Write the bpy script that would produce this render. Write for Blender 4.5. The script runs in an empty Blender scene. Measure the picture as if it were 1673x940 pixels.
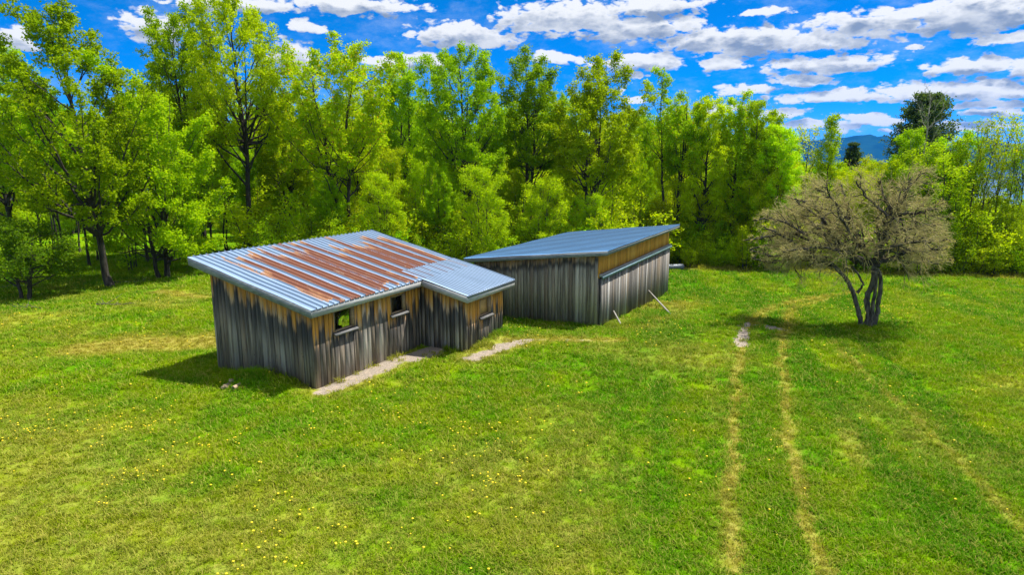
import bpy, math, random
import numpy as np
from mathutils import Vector, Matrix

R = math.radians
S = bpy.context.scene
C = S.collection

# ------------------------------------------------------------------ camera
F_PX, PITCH, CAM_H = 1064.7, R(11.106), 7.3
cam_d = bpy.data.cameras.new('camera')
cam_d.sensor_width = 36.0
cam_d.lens = 36.0 * F_PX / 1673.0
cam_d.clip_start, cam_d.clip_end = 0.1, 40000.0
cam = bpy.data.objects.new('camera', cam_d)
C.objects.link(cam)
cam.location = (0, 0, CAM_H)
cam.rotation_euler = (math.pi / 2 - PITCH, 0, 0)
S.camera = cam

# ------------------------------------------------------------------ light and exposure
SUN_DIR = Vector((0.4188, 0.1809, 0.8899)).normalized()      # towards the sun
SUN_EL = math.asin(SUN_DIR.z)
SUN_AZ = math.atan2(SUN_DIR.x, SUN_DIR.y)
SKY_STRENGTH, SUN_STRENGTH, EXPOSURE = 0.15, 3.9, 1.05
S.view_settings.view_transform = 'Standard'
S.view_settings.look = 'None'
S.view_settings.gamma = 1.0
S.view_settings.exposure = EXPOSURE
sun_d = bpy.data.lights.new('sun', 'SUN')
sun_d.energy = SUN_STRENGTH
sun_d.angle = R(0.5)
sun_d.color = (1.0, 0.94, 0.83)
sun = bpy.data.objects.new('sun', sun_d)
C.objects.link(sun)
sun.location = (60, 30, 120)
sun.rotation_euler = (-SUN_DIR).to_track_quat('-Z', 'Y').to_euler()

S.cycles.max_bounces = 10
S.cycles.diffuse_bounces = 4
S.cycles.glossy_bounces = 3
S.cycles.transmission_bounces = 8
S.cycles.transparent_max_bounces = 8
S.cycles.volume_bounces = 1


def pix_dir(px, py):
    x = (px - 836.5) / F_PX
    y = -(py - 470.0) / F_PX
    return np.array([x, math.cos(PITCH) + y * math.sin(PITCH), -math.sin(PITCH) + y * math.cos(PITCH)])


# ------------------------------------------------------------------ node helpers
class NT:
    def __init__(self, tree):
        self.t = tree
        self.n = tree.nodes
        self.l = tree.links

    def new(self, kind, **kw):
        n = self.n.new(kind)
        for k, v in kw.items():
            setattr(n, k, v)
        return n

    def set(self, sock, v):
        if isinstance(v, bpy.types.NodeSocket):
            self.l.new(v, sock)
        else:
            sock.default_value = v

    def m(self, op, a, b=0.0, c=None, clamp=False):
        n = self.new('ShaderNodeMath', operation=op, use_clamp=clamp)
        self.set(n.inputs[0], a)
        self.set(n.inputs[1], b)
        if c is not None:
            self.set(n.inputs[2], c)
        return n.outputs[0]

    def vm(self, op, a, b=(0, 0, 0), out=0):
        n = self.new('ShaderNodeVectorMath', operation=op)
        self.set(n.inputs[0], a)
        if op not in ('LENGTH', 'NORMALIZE', 'FLOOR'):
            self.set(n.inputs[1], b)
        return n.outputs[out]

    def mix(self, f, a, b, blend='MIX'):
        n = self.new('ShaderNodeMix', data_type='RGBA', blend_type=blend)
        self.set(n.inputs[0], f)
        for s, v in ((n.inputs[6], a), (n.inputs[7], b)):
            if isinstance(v, tuple) and len(v) == 3:
                v = v + (1.0,)
            self.set(s, v)
        return n.outputs[2]

    def noise(self, vec, scale=1.0, detail=3.0, rough=0.55, out=0, dist=0.0):
        n = self.new('ShaderNodeTexNoise')
        if vec is not None:
            self.set(n.inputs['Vector'], vec)
        n.inputs['Scale'].default_value = scale
        n.inputs['Detail'].default_value = detail
        n.inputs['Roughness'].default_value = rough
        n.inputs['Distortion'].default_value = dist
        return n.outputs[out]

    def ss(self, v, a, b, t0=0.0, t1=1.0):
        n = self.new('ShaderNodeMapRange', interpolation_type='SMOOTHSTEP')
        self.set(n.inputs[0], v)
        self.set(n.inputs[1], a)
        self.set(n.inputs[2], b)
        self.set(n.inputs[3], t0)
        self.set(n.inputs[4], t1)
        return n.outputs[0]

    def attr(self, name, kind='GEOMETRY', out='Fac'):
        n = self.new('ShaderNodeAttribute', attribute_name=name, attribute_type=kind)
        return n.outputs[out]

    def comb(self, x, y, z=0.0):
        n = self.new('ShaderNodeCombineXYZ')
        self.set(n.inputs[0], x)
        self.set(n.inputs[1], y)
        self.set(n.inputs[2], z)
        return n.outputs[0]

    def sep(self, v):
        n = self.new('ShaderNodeSeparateXYZ')
        self.set(n.inputs[0], v)
        return n.outputs


def new_mat(name):
    m = bpy.data.materials.new(name)
    m.use_nodes = True
    nt = NT(m.node_tree)
    b = m.node_tree.nodes['Principled BSDF']
    return m, nt, b


# ------------------------------------------------------------------ sky: Nishita plus broken cumulus in directions on the sky
def build_world():
    w = bpy.data.worlds.new('World')
    S.world = w
    w.use_nodes = True
    nt = NT(w.node_tree)
    bg = nt.n['Background']
    sky = nt.new('ShaderNodeTexSky', sky_type='NISHITA')
    sky.sun_disc = False
    sky.sun_elevation = SUN_EL
    sky.sun_rotation = SUN_AZ
    sky.altitude = 3000.0
    sky.air_density = 0.4
    sky.dust_density = 0.0
    sky.ozone_density = 8.0
    tc = nt.new('ShaderNodeTexCoord')
    D = tc.outputs['Generated']
    x, y, z = nt.sep(D)
    az = nt.m('MULTIPLY', nt.m('ARCTAN2', x, y), 180 / math.pi)
    el = nt.m('MULTIPLY', nt.m('ARCSINE', z), 180 / math.pi)

    # cloud banks: (azimuth, elevation, half width, half height) in degrees
    raw = [(766, 58, 110, 24), (925, 31, 141, 30), (1041, 46, 122, 22), (1078, 9, 98, 16), (1200, 64, 141, 22), (1292, 70, 159, 16),
           (1433, 37, 104, 26), (1604, 22, 90, 32), (1641, 64, 43, 11), (1592, 107, 74, 14), (1048, 101, 92, 16), (913, 95, 50, 10),
           (1188, 104, 52, 15), (1353, 104, 104, 18), (1310, 132, 55, 12), (1213, 147, 56, 9), (1372, 156, 110, 11), (1506, 150, 80, 15),
           (1616, 147, 80, 15), (1280, 184, 50, 9), (1604, 171, 56, 7), (1414, 191, 38, 7), (1616, 184, 40, 7), (1304, 202, 56, 7),
           (1432, 199, 50, 7), (1378, 208, 38, 8), (1048, 122, 22, 9), (1010, 146, 14, 7), (1040, 162, 26, 7), (690, 98, 46, 12),
           (255, 45, 46, 26), (20, 60, 30, 20), (575, 8, 130, 17), (330, 5, 60, 14), (505, 45, 32, 12), (480, 95, 40, 30), (640, 105, 60, 12),
           (430, 8, 60, 14), (1500, 210, 40, 6), (1600, 205, 60, 8), (1200, 175, 50, 8), (1150, 185, 40, 6), (1497, 74, 18, 4), (1700, 110, 50, 14),
           (1250, 20, 40, 7), (1500, 12, 50, 6)]
    blobs = []
    for (px, py, hw, hh) in raw:
        d = pix_dir(px, py)
        d = d / np.linalg.norm(d)
        k = F_PX * math.pi / 180 * 0.92
        blobs.append((math.degrees(math.atan2(d[0], d[1])), math.degrees(math.asin(d[2])), hw / k * 0.97, hh / k * 1.0))
    # more of the same sky outside the frame
    rng = random.Random(5)
    for k in range(16):
        a = rng.uniform(60, 320)
        e = rng.uniform(6, 45)
        blobs.append((a if a < 180 else a - 360, e, rng.uniform(8, 18), rng.uniform(1.2, 4)))

    # ragged edges: the look-up position is shaken by noise squeezed towards the horizon
    vec = nt.comb(az, nt.m('MULTIPLY', el, 2.1), 0.0)
    w1 = nt.noise(vec, 0.30, 5.0, 0.62, out=1)
    wob = nt.vm('MULTIPLY', nt.vm('SUBTRACT', w1, (0.5, 0.5, 0.5)), (4.2, 1.15, 0.0))
    P = nt.vm('ADD', nt.comb(az, el, 0.0), wob)

    g = bpy.data.node_groups.new('cloud_field', 'ShaderNodeTree')
    g.interface.new_socket(name='P', in_out='INPUT', socket_type='NodeSocketVector')
    g.interface.new_socket(name='F', in_out='OUTPUT', socket_type='NodeSocketFloat')
    gt = NT(g)
    gi = gt.new('NodeGroupInput')
    go = gt.new('NodeGroupOutput')
    acc = None
    for (a, e, hw, hh) in blobs:
        v = gt.vm('MULTIPLY', gt.vm('SUBTRACT', gi.outputs[0], (a, e, 0)), (1 / hw, 1 / hh, 0))
        ln = gt.vm('LENGTH', v, out=1)
        f = gt.m('SUBTRACT', 1.0, ln)
        if acc is None:
            acc = f
        else:
            acc = gt.m('SMOOTH_MAX', acc, f, 0.05)
    gt.l.new(acc, go.inputs[0])

    def field(p):
        n = nt.new('ShaderNodeGroup')
        n.node_tree = g
        nt.l.new(p, n.inputs[0])
        return n.outputs[0]
    f0 = field(P)
    f1 = field(nt.vm('ADD', P, (0.25, 0.75, 0.0)))
    bil = nt.new('ShaderNodeTexVoronoi', feature='SMOOTH_F1')
    nt.set(bil.inputs['Vector'], nt.vm('ADD', vec, nt.vm('MULTIPLY', w1, (1.5, 1.5, 0.0))))
    bil.inputs['Scale'].default_value = 0.85
    bil.inputs['Detail'].default_value = 2.0
    bil.inputs['Smoothness'].default_value = 0.35
    puffs = nt.m('SUBTRACT', 0.95, bil.outputs['Distance'])
    fine = nt.m('ADD', nt.m('MULTIPLY', nt.noise(vec, 0.9, 6.0, 0.68), 0.55), nt.m('MULTIPLY', puffs, 0.45))
    fn = nt.m('MULTIPLY', nt.m('SUBTRACT', fine, 0.36), 1.35)
    dens = nt.ss(nt.m('ADD', f0, fn), 0.07, 0.33)
    thick = nt.ss(nt.m('ADD', f1, nt.m('MULTIPLY', fn, 0.7)), 0.05, 0.62)
    puff = nt.noise(nt.vm('ADD', vec, (7.0, 3.0, 1.0)), 0.35, 5.0, 0.55)
    thick = nt.m('MULTIPLY', thick, nt.ss(puff, 0.30, 0.62, 0.30, 1.0))
    ccol = nt.mix(thick, (3.15, 3.2, 3.25), (0.85, 1.10, 1.58))
    # deep clean spring blue
    hs = nt.new('ShaderNodeHueSaturation')
    hs.inputs['Saturation'].default_value = 1.42
    hs.inputs['Value'].default_value = 1.0
    nt.l.new(sky.outputs[0], hs.inputs['Color'])
    tint = nt.mix(1.0, hs.outputs[0], (1.0, 1.22, 1.2), 'MULTIPLY')
    gam = nt.new('ShaderNodeGamma')
    gam.inputs[1].default_value = 0.8
    nt.l.new(tint, gam.inputs[0])
    blue = nt.mix(1.0, gam.outputs[0], (0.66, 0.79, 0.98), 'MULTIPLY')
    wisp = nt.m('MULTIPLY', nt.ss(nt.noise(vec, 0.16, 6.0, 0.7), 0.45, 0.8), 0.30)
    blue = nt.mix(nt.ss(el, 5.0, 0.0, 0.0, 0.4), blue, (1.3, 2.0, 2.9))
    base = nt.mix(wisp, blue, (2.6, 3.0, 3.5))
    # open cumulus overhead and behind, unseen, added as neutral fill light
    plane = nt.vm('DIVIDE', nt.comb(x, y, 0.0), nt.comb(nt.m('ADD', nt.m('MAXIMUM', z, 0.0), 0.18), nt.m('ADD', nt.m('MAXIMUM', z, 0.0), 0.18), 1.0))
    cov = nt.noise(plane, 1.6, 5.0, 0.55)
    away = nt.m('MAXIMUM', nt.ss(el, 20.0, 28.0), nt.ss(nt.m('ABSOLUTE', az), 46.0, 60.0))
    away = nt.m('MULTIPLY', away, nt.ss(el, 1.0, 4.0))
    dens = nt.m('MAXIMUM', dens, nt.m('MULTIPLY', away, nt.ss(cov, 0.43, 0.56)))
    col = nt.mix(dens, base, ccol)
    nt.l.new(col, bg.inputs['Color'])
    bg.inputs['Strength'].default_value = SKY_STRENGTH
    w.cycles.sampling_method = 'MANUAL'
    w.cycles.sample_map_resolution = 512


build_world()


# ------------------------------------------------------------------ numpy noise and ground height
def vnoise(x, y, seed=0):
    x = np.asarray(x, float); y = np.asarray(y, float)
    xi = np.floor(x).astype(np.int64); yi = np.floor(y).astype(np.int64)
    fx = x - xi; fy = y - yi
    fx = fx * fx * (3 - 2 * fx); fy = fy * fy * (3 - 2 * fy)

    def h(a, b):
        n = (a * 374761393 + b * 668265263 + seed * 1274126177) & 0xffffffff
        n = ((n ^ (n >> 13)) * 1274126177) & 0xffffffff
        return ((n ^ (n >> 16)) & 0xffff) / 65535.0
    a = h(xi, yi); b = h(xi + 1, yi); c = h(xi, yi + 1); d = h(xi + 1, yi + 1)
    return (a * (1 - fx) + b * fx) * (1 - fy) + (c * (1 - fx) + d * fx) * fy


def fbm(x, y, seed=0, oct=4):
    s = 0; a = 0.5; t = 0
    for k in range(oct):
        s = s + a * vnoise(x * 2 ** k + 17.3 * k, y * 2 ** k - 9.1 * k, seed + k)
        t += a
        a *= 0.55
    return s / t


def sstep(a, b, v):
    t = np.clip((np.asarray(v, float) - a) / (b - a), 0, 1)
    return t * t * (3 - 2 * t)


SHED_YAW = R(27.536)
U = np.array([math.sin(SHED_YAW), math.cos(SHED_YAW)])
V = np.array([-math.cos(SHED_YAW), math.sin(SHED_YAW)])
H1 = np.array([-6.329, 20.010])
H2 = np.array([3.800, 28.293])
SHED_ROT = math.pi / 2 - SHED_YAW


def local(x, y, org):
    dx = x - org[0]; dy = y - org[1]
    return dx * U[0] + dy * U[1], dx * V[0] + dy * V[1]


def height(x, y):
    x = np.asarray(x, float); y = np.asarray(y, float)
    d = np.maximum(0, y - 27.5)
    mx = 0.40 + 0.60 * sstep(-14, 2, x)
    z = -1.8 * (1 - np.exp(-d * 0.0415)) * mx
    far = np.maximum(0, np.hypot(x, y) - 85)
    z = z - 58 * (1 - np.exp(-far / 700.0))
    # rough lumps away from the buildings
    a, b = local(x, y, H1)
    c, e = local(x, y, H2)
    k1 = sstep(0.2, 3.0, np.maximum(np.maximum(-a, a - 8.8), np.maximum(-2.1 - b, b - 4.6)))
    k2 = sstep(0.2, 3.0, np.maximum(np.maximum(-c, c - 12.1), np.maximum(-e, e - 6.3)))
    z = z + (fbm(x * 0.16, y * 0.16, 3) - 0.5) * 0.35 * k1 * k2
    z = z + (fbm(x * 0.9, y * 0.9, 8, 3) - 0.5) * 0.07 * k1 * k2
    # grassy bank against the left wall of the near shed
    z = z + 0.46 * np.exp(-(((a + 0.75) / 0.75) ** 2 + ((b - 1.7) / 1.3) ** 2))
    # bank before the wing
    z = z + 0.22 * np.exp(-(((a - 8.0) / 1.3) ** 2 + ((b + 2.35) / 0.35) ** 2))
    return z


def hz(x, y):
    return float(height(x, y))


def at(px, py):
    """point where the sight line through a spot of the photograph meets the ground"""
    d = pix_dir(px, py)
    t = 6.0
    while t < 400:
        p = d * t
        if CAM_H + p[2] <= hz(p[0], p[1]):
            break
        t += 0.1
    return float(d[0] * t), float(d[1] * t)


def atdepth(px, Y):
    """ground point at depth Y seen in column px"""
    x = 0.0
    for k in range(4):
        dep = Y * math.cos(PITCH) - (hz(x, Y) - CAM_H) * math.sin(PITCH)
        x = (px - 836.5) / F_PX * dep
    return x, Y


def top_height(x, y, py):
    """height of something standing at x, y whose tip is seen at row py"""
    yy = -(py - 470.0) / F_PX
    z = CAM_H + y * (yy * math.cos(PITCH) - math.sin(PITCH)) / (math.cos(PITCH) + yy * math.sin(PITCH))
    return z - hz(x, y)


def pline(pts):
    return np.array([at(*p) for p in pts])


def dist_pline(x, y, P):
    best = np.full(np.shape(x), 1e9)
    for (a, b) in zip(P[:-1], P[1:]):
        d = b - a
        t = np.clip(((x - a[0]) * d[0] + (y - a[1]) * d[1]) / (d @ d), 0, 1)
        best = np.minimum(best, np.hypot(x - a[0] - t * d[0], y - a[1] - t * d[1]))
    return best


TRACK_A = pline([(1186, 938), (1195, 800), (1198, 700), (1205, 620), (1215, 570), (1225, 530), (1262, 502), (1330, 488), (1400, 478)])
TRACK_B = pline([(1345, 938), (1322, 870), (1302, 780), (1290, 720), (1281, 640), (1275, 560), (1296, 506), (1354, 488)])
PALE = pline([(1362, 562), (1430, 630), (1500, 690), (1560, 750), (1673, 872)])
PALE2 = pline([(1155, 590), (1165, 650), (1172, 700)])
DRYLINE = pline([(1370, 670), (1400, 740), (1430, 800)])
ASH = pline([(1218, 528), (1217, 548), (1215, 566)])
ASH2 = pline([(1218, 530), (1245, 532), (1275, 540)])
STRAW = pline([(150, 570), (230, 562), (330, 560)])
STRAW2 = pline([(262, 478), (335, 487)])
TAN = pline([(830, 556), (900, 556), (1010, 557)])
GRAV = np.array([H1 + U * a + V * b for a, b in ((0.1, -0.28), (1.3, -0.42), (2.6, -0.42), (3.8, -0.38), (4.7, -0.55))])
SLAB = np.array([H1 + U * a + V * b for a, b in ((4.3, -0.75), (5.5, -0.75))])
GRAV2 = np.array([H1 + U * a + V * b for a, b in ((5.35, -2.75), (6.3, -2.95), (7.3, -3.1), (8.3, -3.6))])


def masks(x, y):
    """what grows where: (dry straw, bare gravel, lush)"""
    wx = x + (fbm(x * 1.3, y * 1.3, 21) - 0.5) * 0.55
    wy = y + (fbm(x * 1.3, y * 1.3, 41) - 0.5) * 0.55
    dry = np.zeros(np.shape(x)); bare = np.zeros(np.shape(x))
    rough = fbm(x * 2.1, y * 2.1, 77)
    brk = sstep(0.28, 0.6, fbm(x * 0.7, y * 0.7, 90))

    def band(P, w, k, rag=0.0):
        d_ = dist_pline(wx, wy, P)
        if rag:
            d_ = d_ + rag * (fbm(x * 1.9, y * 1.9, 61, 4) - 0.5) * 2
        return k * (1 - sstep(w * 0.25, w * 1.1, d_))
    dry = np.maximum(dry, band(TRACK_A, 0.27, 1.0) * (0.75 + 0.25 * brk))
    dry = np.maximum(dry, band(TRACK_B, 0.29, 0.95) * (0.65 + 0.35 * brk))
    dry = np.maximum(dry, band(PALE, 0.24, 0.7))
    dry = np.maximum(dry, band(TRACK_A[5:], 0.55, 0.8))
    dry = np.maximum(dry, band(TRACK_B[5:], 0.50, 0.7))
    dry = np.maximum(dry, band(PALE2, 0.2, 0.35))
    dry = np.maximum(dry, band(DRYLINE, 0.5, 0.6) * brk)
    dry = np.maximum(dry, band(STRAW, 1.9, 1.0))
    dry = np.maximum(dry, band(STRAW2, 0.9, 0.9))
    dry = np.maximum(dry, band(TAN, 0.6, 0.9))
    nearA = np.minimum(dist_pline(wx, wy, GRAV), dist_pline(wx, wy, GRAV2))
    dry = np.maximum(dry, 0.75 * (1 - sstep(0.3, 1.3, nearA)))
    bare = np.maximum(bare, band(GRAV, 0.56, 1.0, 0.40))
    bare = np.maximum(bare, band(SLAB, 0.80, 1.0, 0.45))
    bare = np.maximum(bare, band(GRAV2, 0.44, 1.0, 0.38))
    bare = np.maximum(bare, band(ASH, 0.34, 1.0, 0.28))
    bare = np.maximum(bare, band(ASH2, 0.40, 0.9, 0.3) * sstep(.3, .55, rough))
    bare = np.maximum(bare, band(TAN, 0.22, 0.5) * sstep(.4, .6, rough))
    # straw worn in front of the sliding doors and along the tall grass margin
    c, e = local(x, y, H2)
    door = (1 - sstep(0.5, 2.6, np.abs(e + 1.2))) * sstep(-1, 1, c) * (1 - sstep(8, 12, c))
    dry = np.maximum(dry, 0.75 * door * sstep(0.35, 0.6, fbm(x * .8, y * .8, 55)))
    big = fbm(x * 0.17, y * 0.17, 12)
    corner = sstep(4, -10, x) * sstep(19, 11, y)
    dry = np.maximum(dry, sstep(0.50, 0.78, big + 0.24 * corner) * 0.50 * (1 - sstep(40, 50, y)) * (1 - 0.75 * sstep(22, 32, y) * sstep(4, 12, x)))
    ey = y - 50.3 + 0.25 * np.maximum(0, x - 12) + (fbm(x * .3, y * .3, 66) - .5) * 2
    edge = sstep(-0.8, 0.8, ey) * sstep(5, 11, x) * (1 - sstep(3, 6, ey))
    dry = np.maximum(dry, edge * 0.8)
    # long streaks left by mowing, lying along the wheel tracks
    q = x * 0.985 - y * 0.17
    r = x * 0.17 + y * 0.985
    streak = fbm(q * 0.75, r * 0.06, 31, 3)
    lush = 1.15 * sstep(0.44, 0.66, streak) * sstep(-1.0, 6.0, x) + 0.6 * sstep(0.5, 0.75, fbm(x * .11 + 5, y * .11, 51))
    lush = np.maximum(lush, (1 - sstep(0.8, 2.0, dist_pline(wx, wy, TRACK_A + np.array([0.75, 0]))))*0.5)
    return np.clip(dry, 0, 1), np.clip(bare, 0, 1), np.clip(lush, 0, 1)


# ------------------------------------------------------------------ object helpers
def tag(o, label=None, cat=None, group=None, kind=None):
    if label: o['label'] = label
    if cat: o['category'] = cat
    if group: o['group'] = group
    if kind: o['kind'] = kind
    return o


def empty(name, loc, rz=0.0):
    o = bpy.data.objects.new(name, None)
    C.objects.link(o)
    o.location = loc
    o.rotation_euler = (0, 0, rz)
    o.empty_display_size = 0.3
    return o


class Acc:
    """collects quads into one mesh, with float attributes per vertex"""

    def __init__(self, *attrs):
        self.v = []; self.f = []; self.n = 0
        self.a = {k: [] for k in attrs}

    def add(self, verts, faces, **attrs):
        verts = np.asarray(verts, float).reshape(-1, 3)
        faces = np.asarray(faces, np.int64).reshape(-1, 4)
        self.v.append(verts)
        self.f.append(faces + self.n)
        for k in self.a:
            val = attrs.get(k, 0.0)
            self.a[k].append(np.broadcast_to(np.asarray(val, float), (len(verts),)))
        self.n += len(verts)

    def box(self, lo, hi, M=None, **attrs):
        x0, y0, z0 = lo; x1, y1, z1 = hi
        v = np.array([(x0, y0, z0), (x1, y0, z0), (x1, y1, z0), (x0, y1, z0), (x0, y0, z1), (x1, y0, z1), (x1, y1, z1), (x0, y1, z1)], float)
        if M is not None:
            v = v @ M[:3, :3].T + M[:3, 3]
        self.hexa(v, **attrs)

    def hexa(self, v, **attrs):
        self.add(v, [(0, 3, 2, 1), (4, 5, 6, 7), (0, 1, 5, 4), (1, 2, 6, 5), (2, 3, 7, 6), (3, 0, 4, 7)], **attrs)

    def beam(self, a, b, w, h, up=(0, 0, 1), **attrs):
        a = np.array(a, float); b = np.array(b, float)
        d = b - a; d /= np.linalg.norm(d)
        s = np.cross(d, up); s /= np.linalg.norm(s)
        t = np.cross(s, d)
        v = []
        for p in (a, b):
            for (i, j) in ((-1, -1), (1, -1), (1, 1), (-1, 1)):
                v.append(p + s * i * w / 2 + t * j * h / 2)
        self.add(v, [(0, 1, 2, 3), (7, 6, 5, 4), (0, 4, 5, 1), (1, 5, 6, 2), (2, 6, 7, 3), (3, 7, 4, 0)], **attrs)

    def tube(self, pts, rad, sides=5, **attrs):
        pts = np.asarray(pts, float); rad = np.asarray(rad, float)
        n = len(pts)
        d = np.gradient(pts, axis=0)
        d /= np.linalg.norm(d, axis=1, keepdims=True) + 1e-9
        ref = np.array([0.3, 0.9, 0.25]) if abs(d[0] @ np.array([0.3, 0.9, 0.25])) < 0.85 else np.array([0.9, -0.2, 0.1])
        s = np.cross(d, ref); s /= np.linalg.norm(s, axis=1, keepdims=True) + 1e-9
        t = np.cross(d, s)
        an = np.arange(sides) * 2 * math.pi / sides
        ring = s[:, None, :] * np.cos(an)[None, :, None] + t[:, None, :] * np.sin(an)[None, :, None]
        v = (pts[:, None, :] + ring * rad[:, None, None]).reshape(-1, 3)
        i = np.arange(n - 1)[:, None] * sides
        j = np.arange(sides)[None, :]
        j2 = (j + 1) % sides
        f = np.stack([i + j, i + j2, i + sides + j2, i + sides + j], -1).reshape(-1, 4)
        self.add(v, f, **attrs)
        if sides == 4 or sides >= 6:
            # close the ends with fans of quads
            for k, c in ((0, 0), (n - 1, (n - 1) * sides)):
                q = []
                for jj in range(1, sides - 1, 2):
                    q.append((c, c + jj, c + jj + 1, c + min(jj + 2, sides - 1) if jj + 2 < sides else c + jj + 1))
                q = [x for x in q if len(set(x)) == 4]
                if q:
                    self.f.append(np.array(q) + self.n - len(v))

    def mesh(self, name, mat, smooth=False):
        v = np.concatenate(self.v); f = np.concatenate(self.f)
        me = bpy.data.meshes.new(name)
        me.vertices.add(len(v))
        me.vertices.foreach_set('co', v.astype(np.float32).ravel())
        me.loops.add(len(f) * 4)
        me.loops.foreach_set('vertex_index', f.astype(np.int32).ravel())
        me.polygons.add(len(f))
        me.polygons.foreach_set('loop_start', np.arange(0, len(f) * 4, 4, dtype=np.int32))
        me.polygons.foreach_set('loop_total', np.full(len(f), 4, np.int32))
        if smooth:
            me.polygons.foreach_set('use_smooth', np.ones(len(f), bool))
        for k, vals in self.a.items():
            at_ = me.attributes.new(k, 'FLOAT', 'POINT')
            at_.data.foreach_set('value', np.concatenate(vals).astype(np.float32))
        me.update(calc_edges=True)
        if mat: me.materials.append(mat)
        return me

    def build(self, name, mat, parent=None, smooth=False):
        o = bpy.data.objects.new(name, self.mesh(name, mat, smooth))
        C.objects.link(o)
        if parent: o.parent = parent
        return o


def copy_thing(root, loc, rz, scale=(1, 1, 1)):
    r = root.copy()
    C.objects.link(r)
    r.location = loc
    r.rotation_euler = (0, 0, rz)
    r.scale = scale
    for ch in root.children:
        c = ch.copy(); C.objects.link(c); c.parent = r
        for g in ch.children:
            d = g.copy(); C.objects.link(d); d.parent = c
    return r


# ------------------------------------------------------------------ materials
GREEN_A, GREEN_B, GREEN_L = (0.104, 0.272, 0.001), (0.210, 0.318, 0.001), (0.050, 0.212, 0.001)
DRYC, DRYC2 = (0.48, 0.40, 0.105), (0.24, 0.205, 0.014)


def grass_colour(nt, pos, dry, lush, rnd):
    n1 = nt.noise(pos, 0.55, 4.0, 0.6)
    n2 = nt.noise(pos, 3.3, 3.0, 0.6)
    c = nt.mix(nt.ss(n1, 0.35, 0.65), GREEN_A, GREEN_B)
    c = nt.mix(nt.m('MULTIPLY', lush, 0.85), c, GREEN_L)
    c = nt.mix(nt.m('MULTIPLY', nt.ss(n2, 0.54, 0.74), 0.25), c, DRYC2)
    dcol = nt.mix(nt.ss(n2, 0.3, 0.7), DRYC2, DRYC)
    c = nt.mix(nt.m('ADD', nt.m('MULTIPLY', dry, 0.85), nt.m('MULTIPLY', rnd, 0.08), clamp=True), c, dcol)
    return c


def mat_ground():
    m, nt, b = new_mat('ground')
    geo = nt.new('ShaderNodeNewGeometry')
    pos = geo.outputs['Position']
    dry, bare, lush = nt.attr('dry'), nt.attr('bare'), nt.attr('lush')
    c = grass_colour(nt, pos, dry, lush, 0.3)
    fine = nt.noise(pos, 22.0, 3.0, 0.7)
    mid = nt.noise(pos, 6.0, 3.0, 0.65)
    c = nt.mix(nt.ss(fine, 0.35, 0.7), nt.mix(0.35, c, (0.05, 0.12, 0.002)), c)
    grav = nt.mix(nt.ss(nt.noise(pos, 45.0, 2.0, 0.6), 0.35, 0.7), (0.19, 0.16, 0.13), (0.46, 0.40, 0.33))
    grav = nt.mix(nt.ss(mid, 0.45, 0.7), grav, (0.42, 0.34, 0.27))
    c = nt.mix(nt.ss(nt.m('ADD', bare, nt.m('MULTIPLY', nt.m('SUBTRACT', nt.noise(pos, 4.5, 4.0, 0.7), 0.5), 0.9)), 0.28, 0.62), c, grav)
    nt.l.new(c, b.inputs['Base Color'])
    b.inputs['Roughness'].default_value = 0.95
    b.inputs['Specular IOR Level'].default_value = 0.02
    bm_ = nt.new('ShaderNodeBump')
    bm_.inputs['Strength'].default_value = 0.9
    bm_.inputs['Distance'].default_value = 0.06
    hgt = nt.m('ADD', nt.m('MULTIPLY', fine, 0.6), mid)
    nt.l.new(hgt, bm_.inputs['Height'])
    nt.l.new(bm_.outputs[0], b.inputs['Normal'])
    return m


def leafy(name, setcol, trans=0.45, rough=0.6, spec=0.1):
    """thin leaf: glossy-ish front with light coming through"""
    m, nt, b = new_mat(name)
    c = setcol(nt)
    nt.l.new(c, b.inputs['Base Color'])
    b.inputs['Roughness'].default_value = rough
    b.inputs['Specular IOR Level'].default_value = spec
    tr = nt.new('ShaderNodeBsdfTranslucent')
    tcol = nt.mix(1.0, c, (1.25, 1.3, 0.35), 'MULTIPLY')
    nt.l.new(tcol, tr.inputs['Color'])
    mx = nt.new('ShaderNodeMixShader')
    mx.inputs[0].default_value = trans
    nt.l.new(b.outputs[0], mx.inputs[1])
    nt.l.new(tr.outputs[0], mx.inputs[2])
    nt.l.new(mx.outputs[0], nt.n['Material Output'].inputs['Surface'])
    return m


def mat_grass():
    def col(nt):
        geo = nt.new('ShaderNodeNewGeometry')
        oi = nt.attr('tint', 'INSTANCER')
        c = grass_colour(nt, geo.outputs['Position'], nt.attr('dry', 'INSTANCER'), nt.attr('lush', 'INSTANCER'), oi)
        v = nt.attr('v')
        c = nt.mix(nt.m('MULTIPLY', nt.ss(v, 0.72, 0.90), 0.6), c, DRYC)
        hs = nt.new('ShaderNodeHueSaturation')
        nt.set(hs.inputs['Value'], nt.m('ADD', 0.84, nt.m('MULTIPLY', oi, 0.38)))
        hs.inputs['Saturation'].default_value = 1.0
        nt.l.new(c, hs.inputs['Color'])
        return hs.outputs[0]
    return leafy('grass_blades', col, 0.35, 0.85, 0.02)


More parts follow.
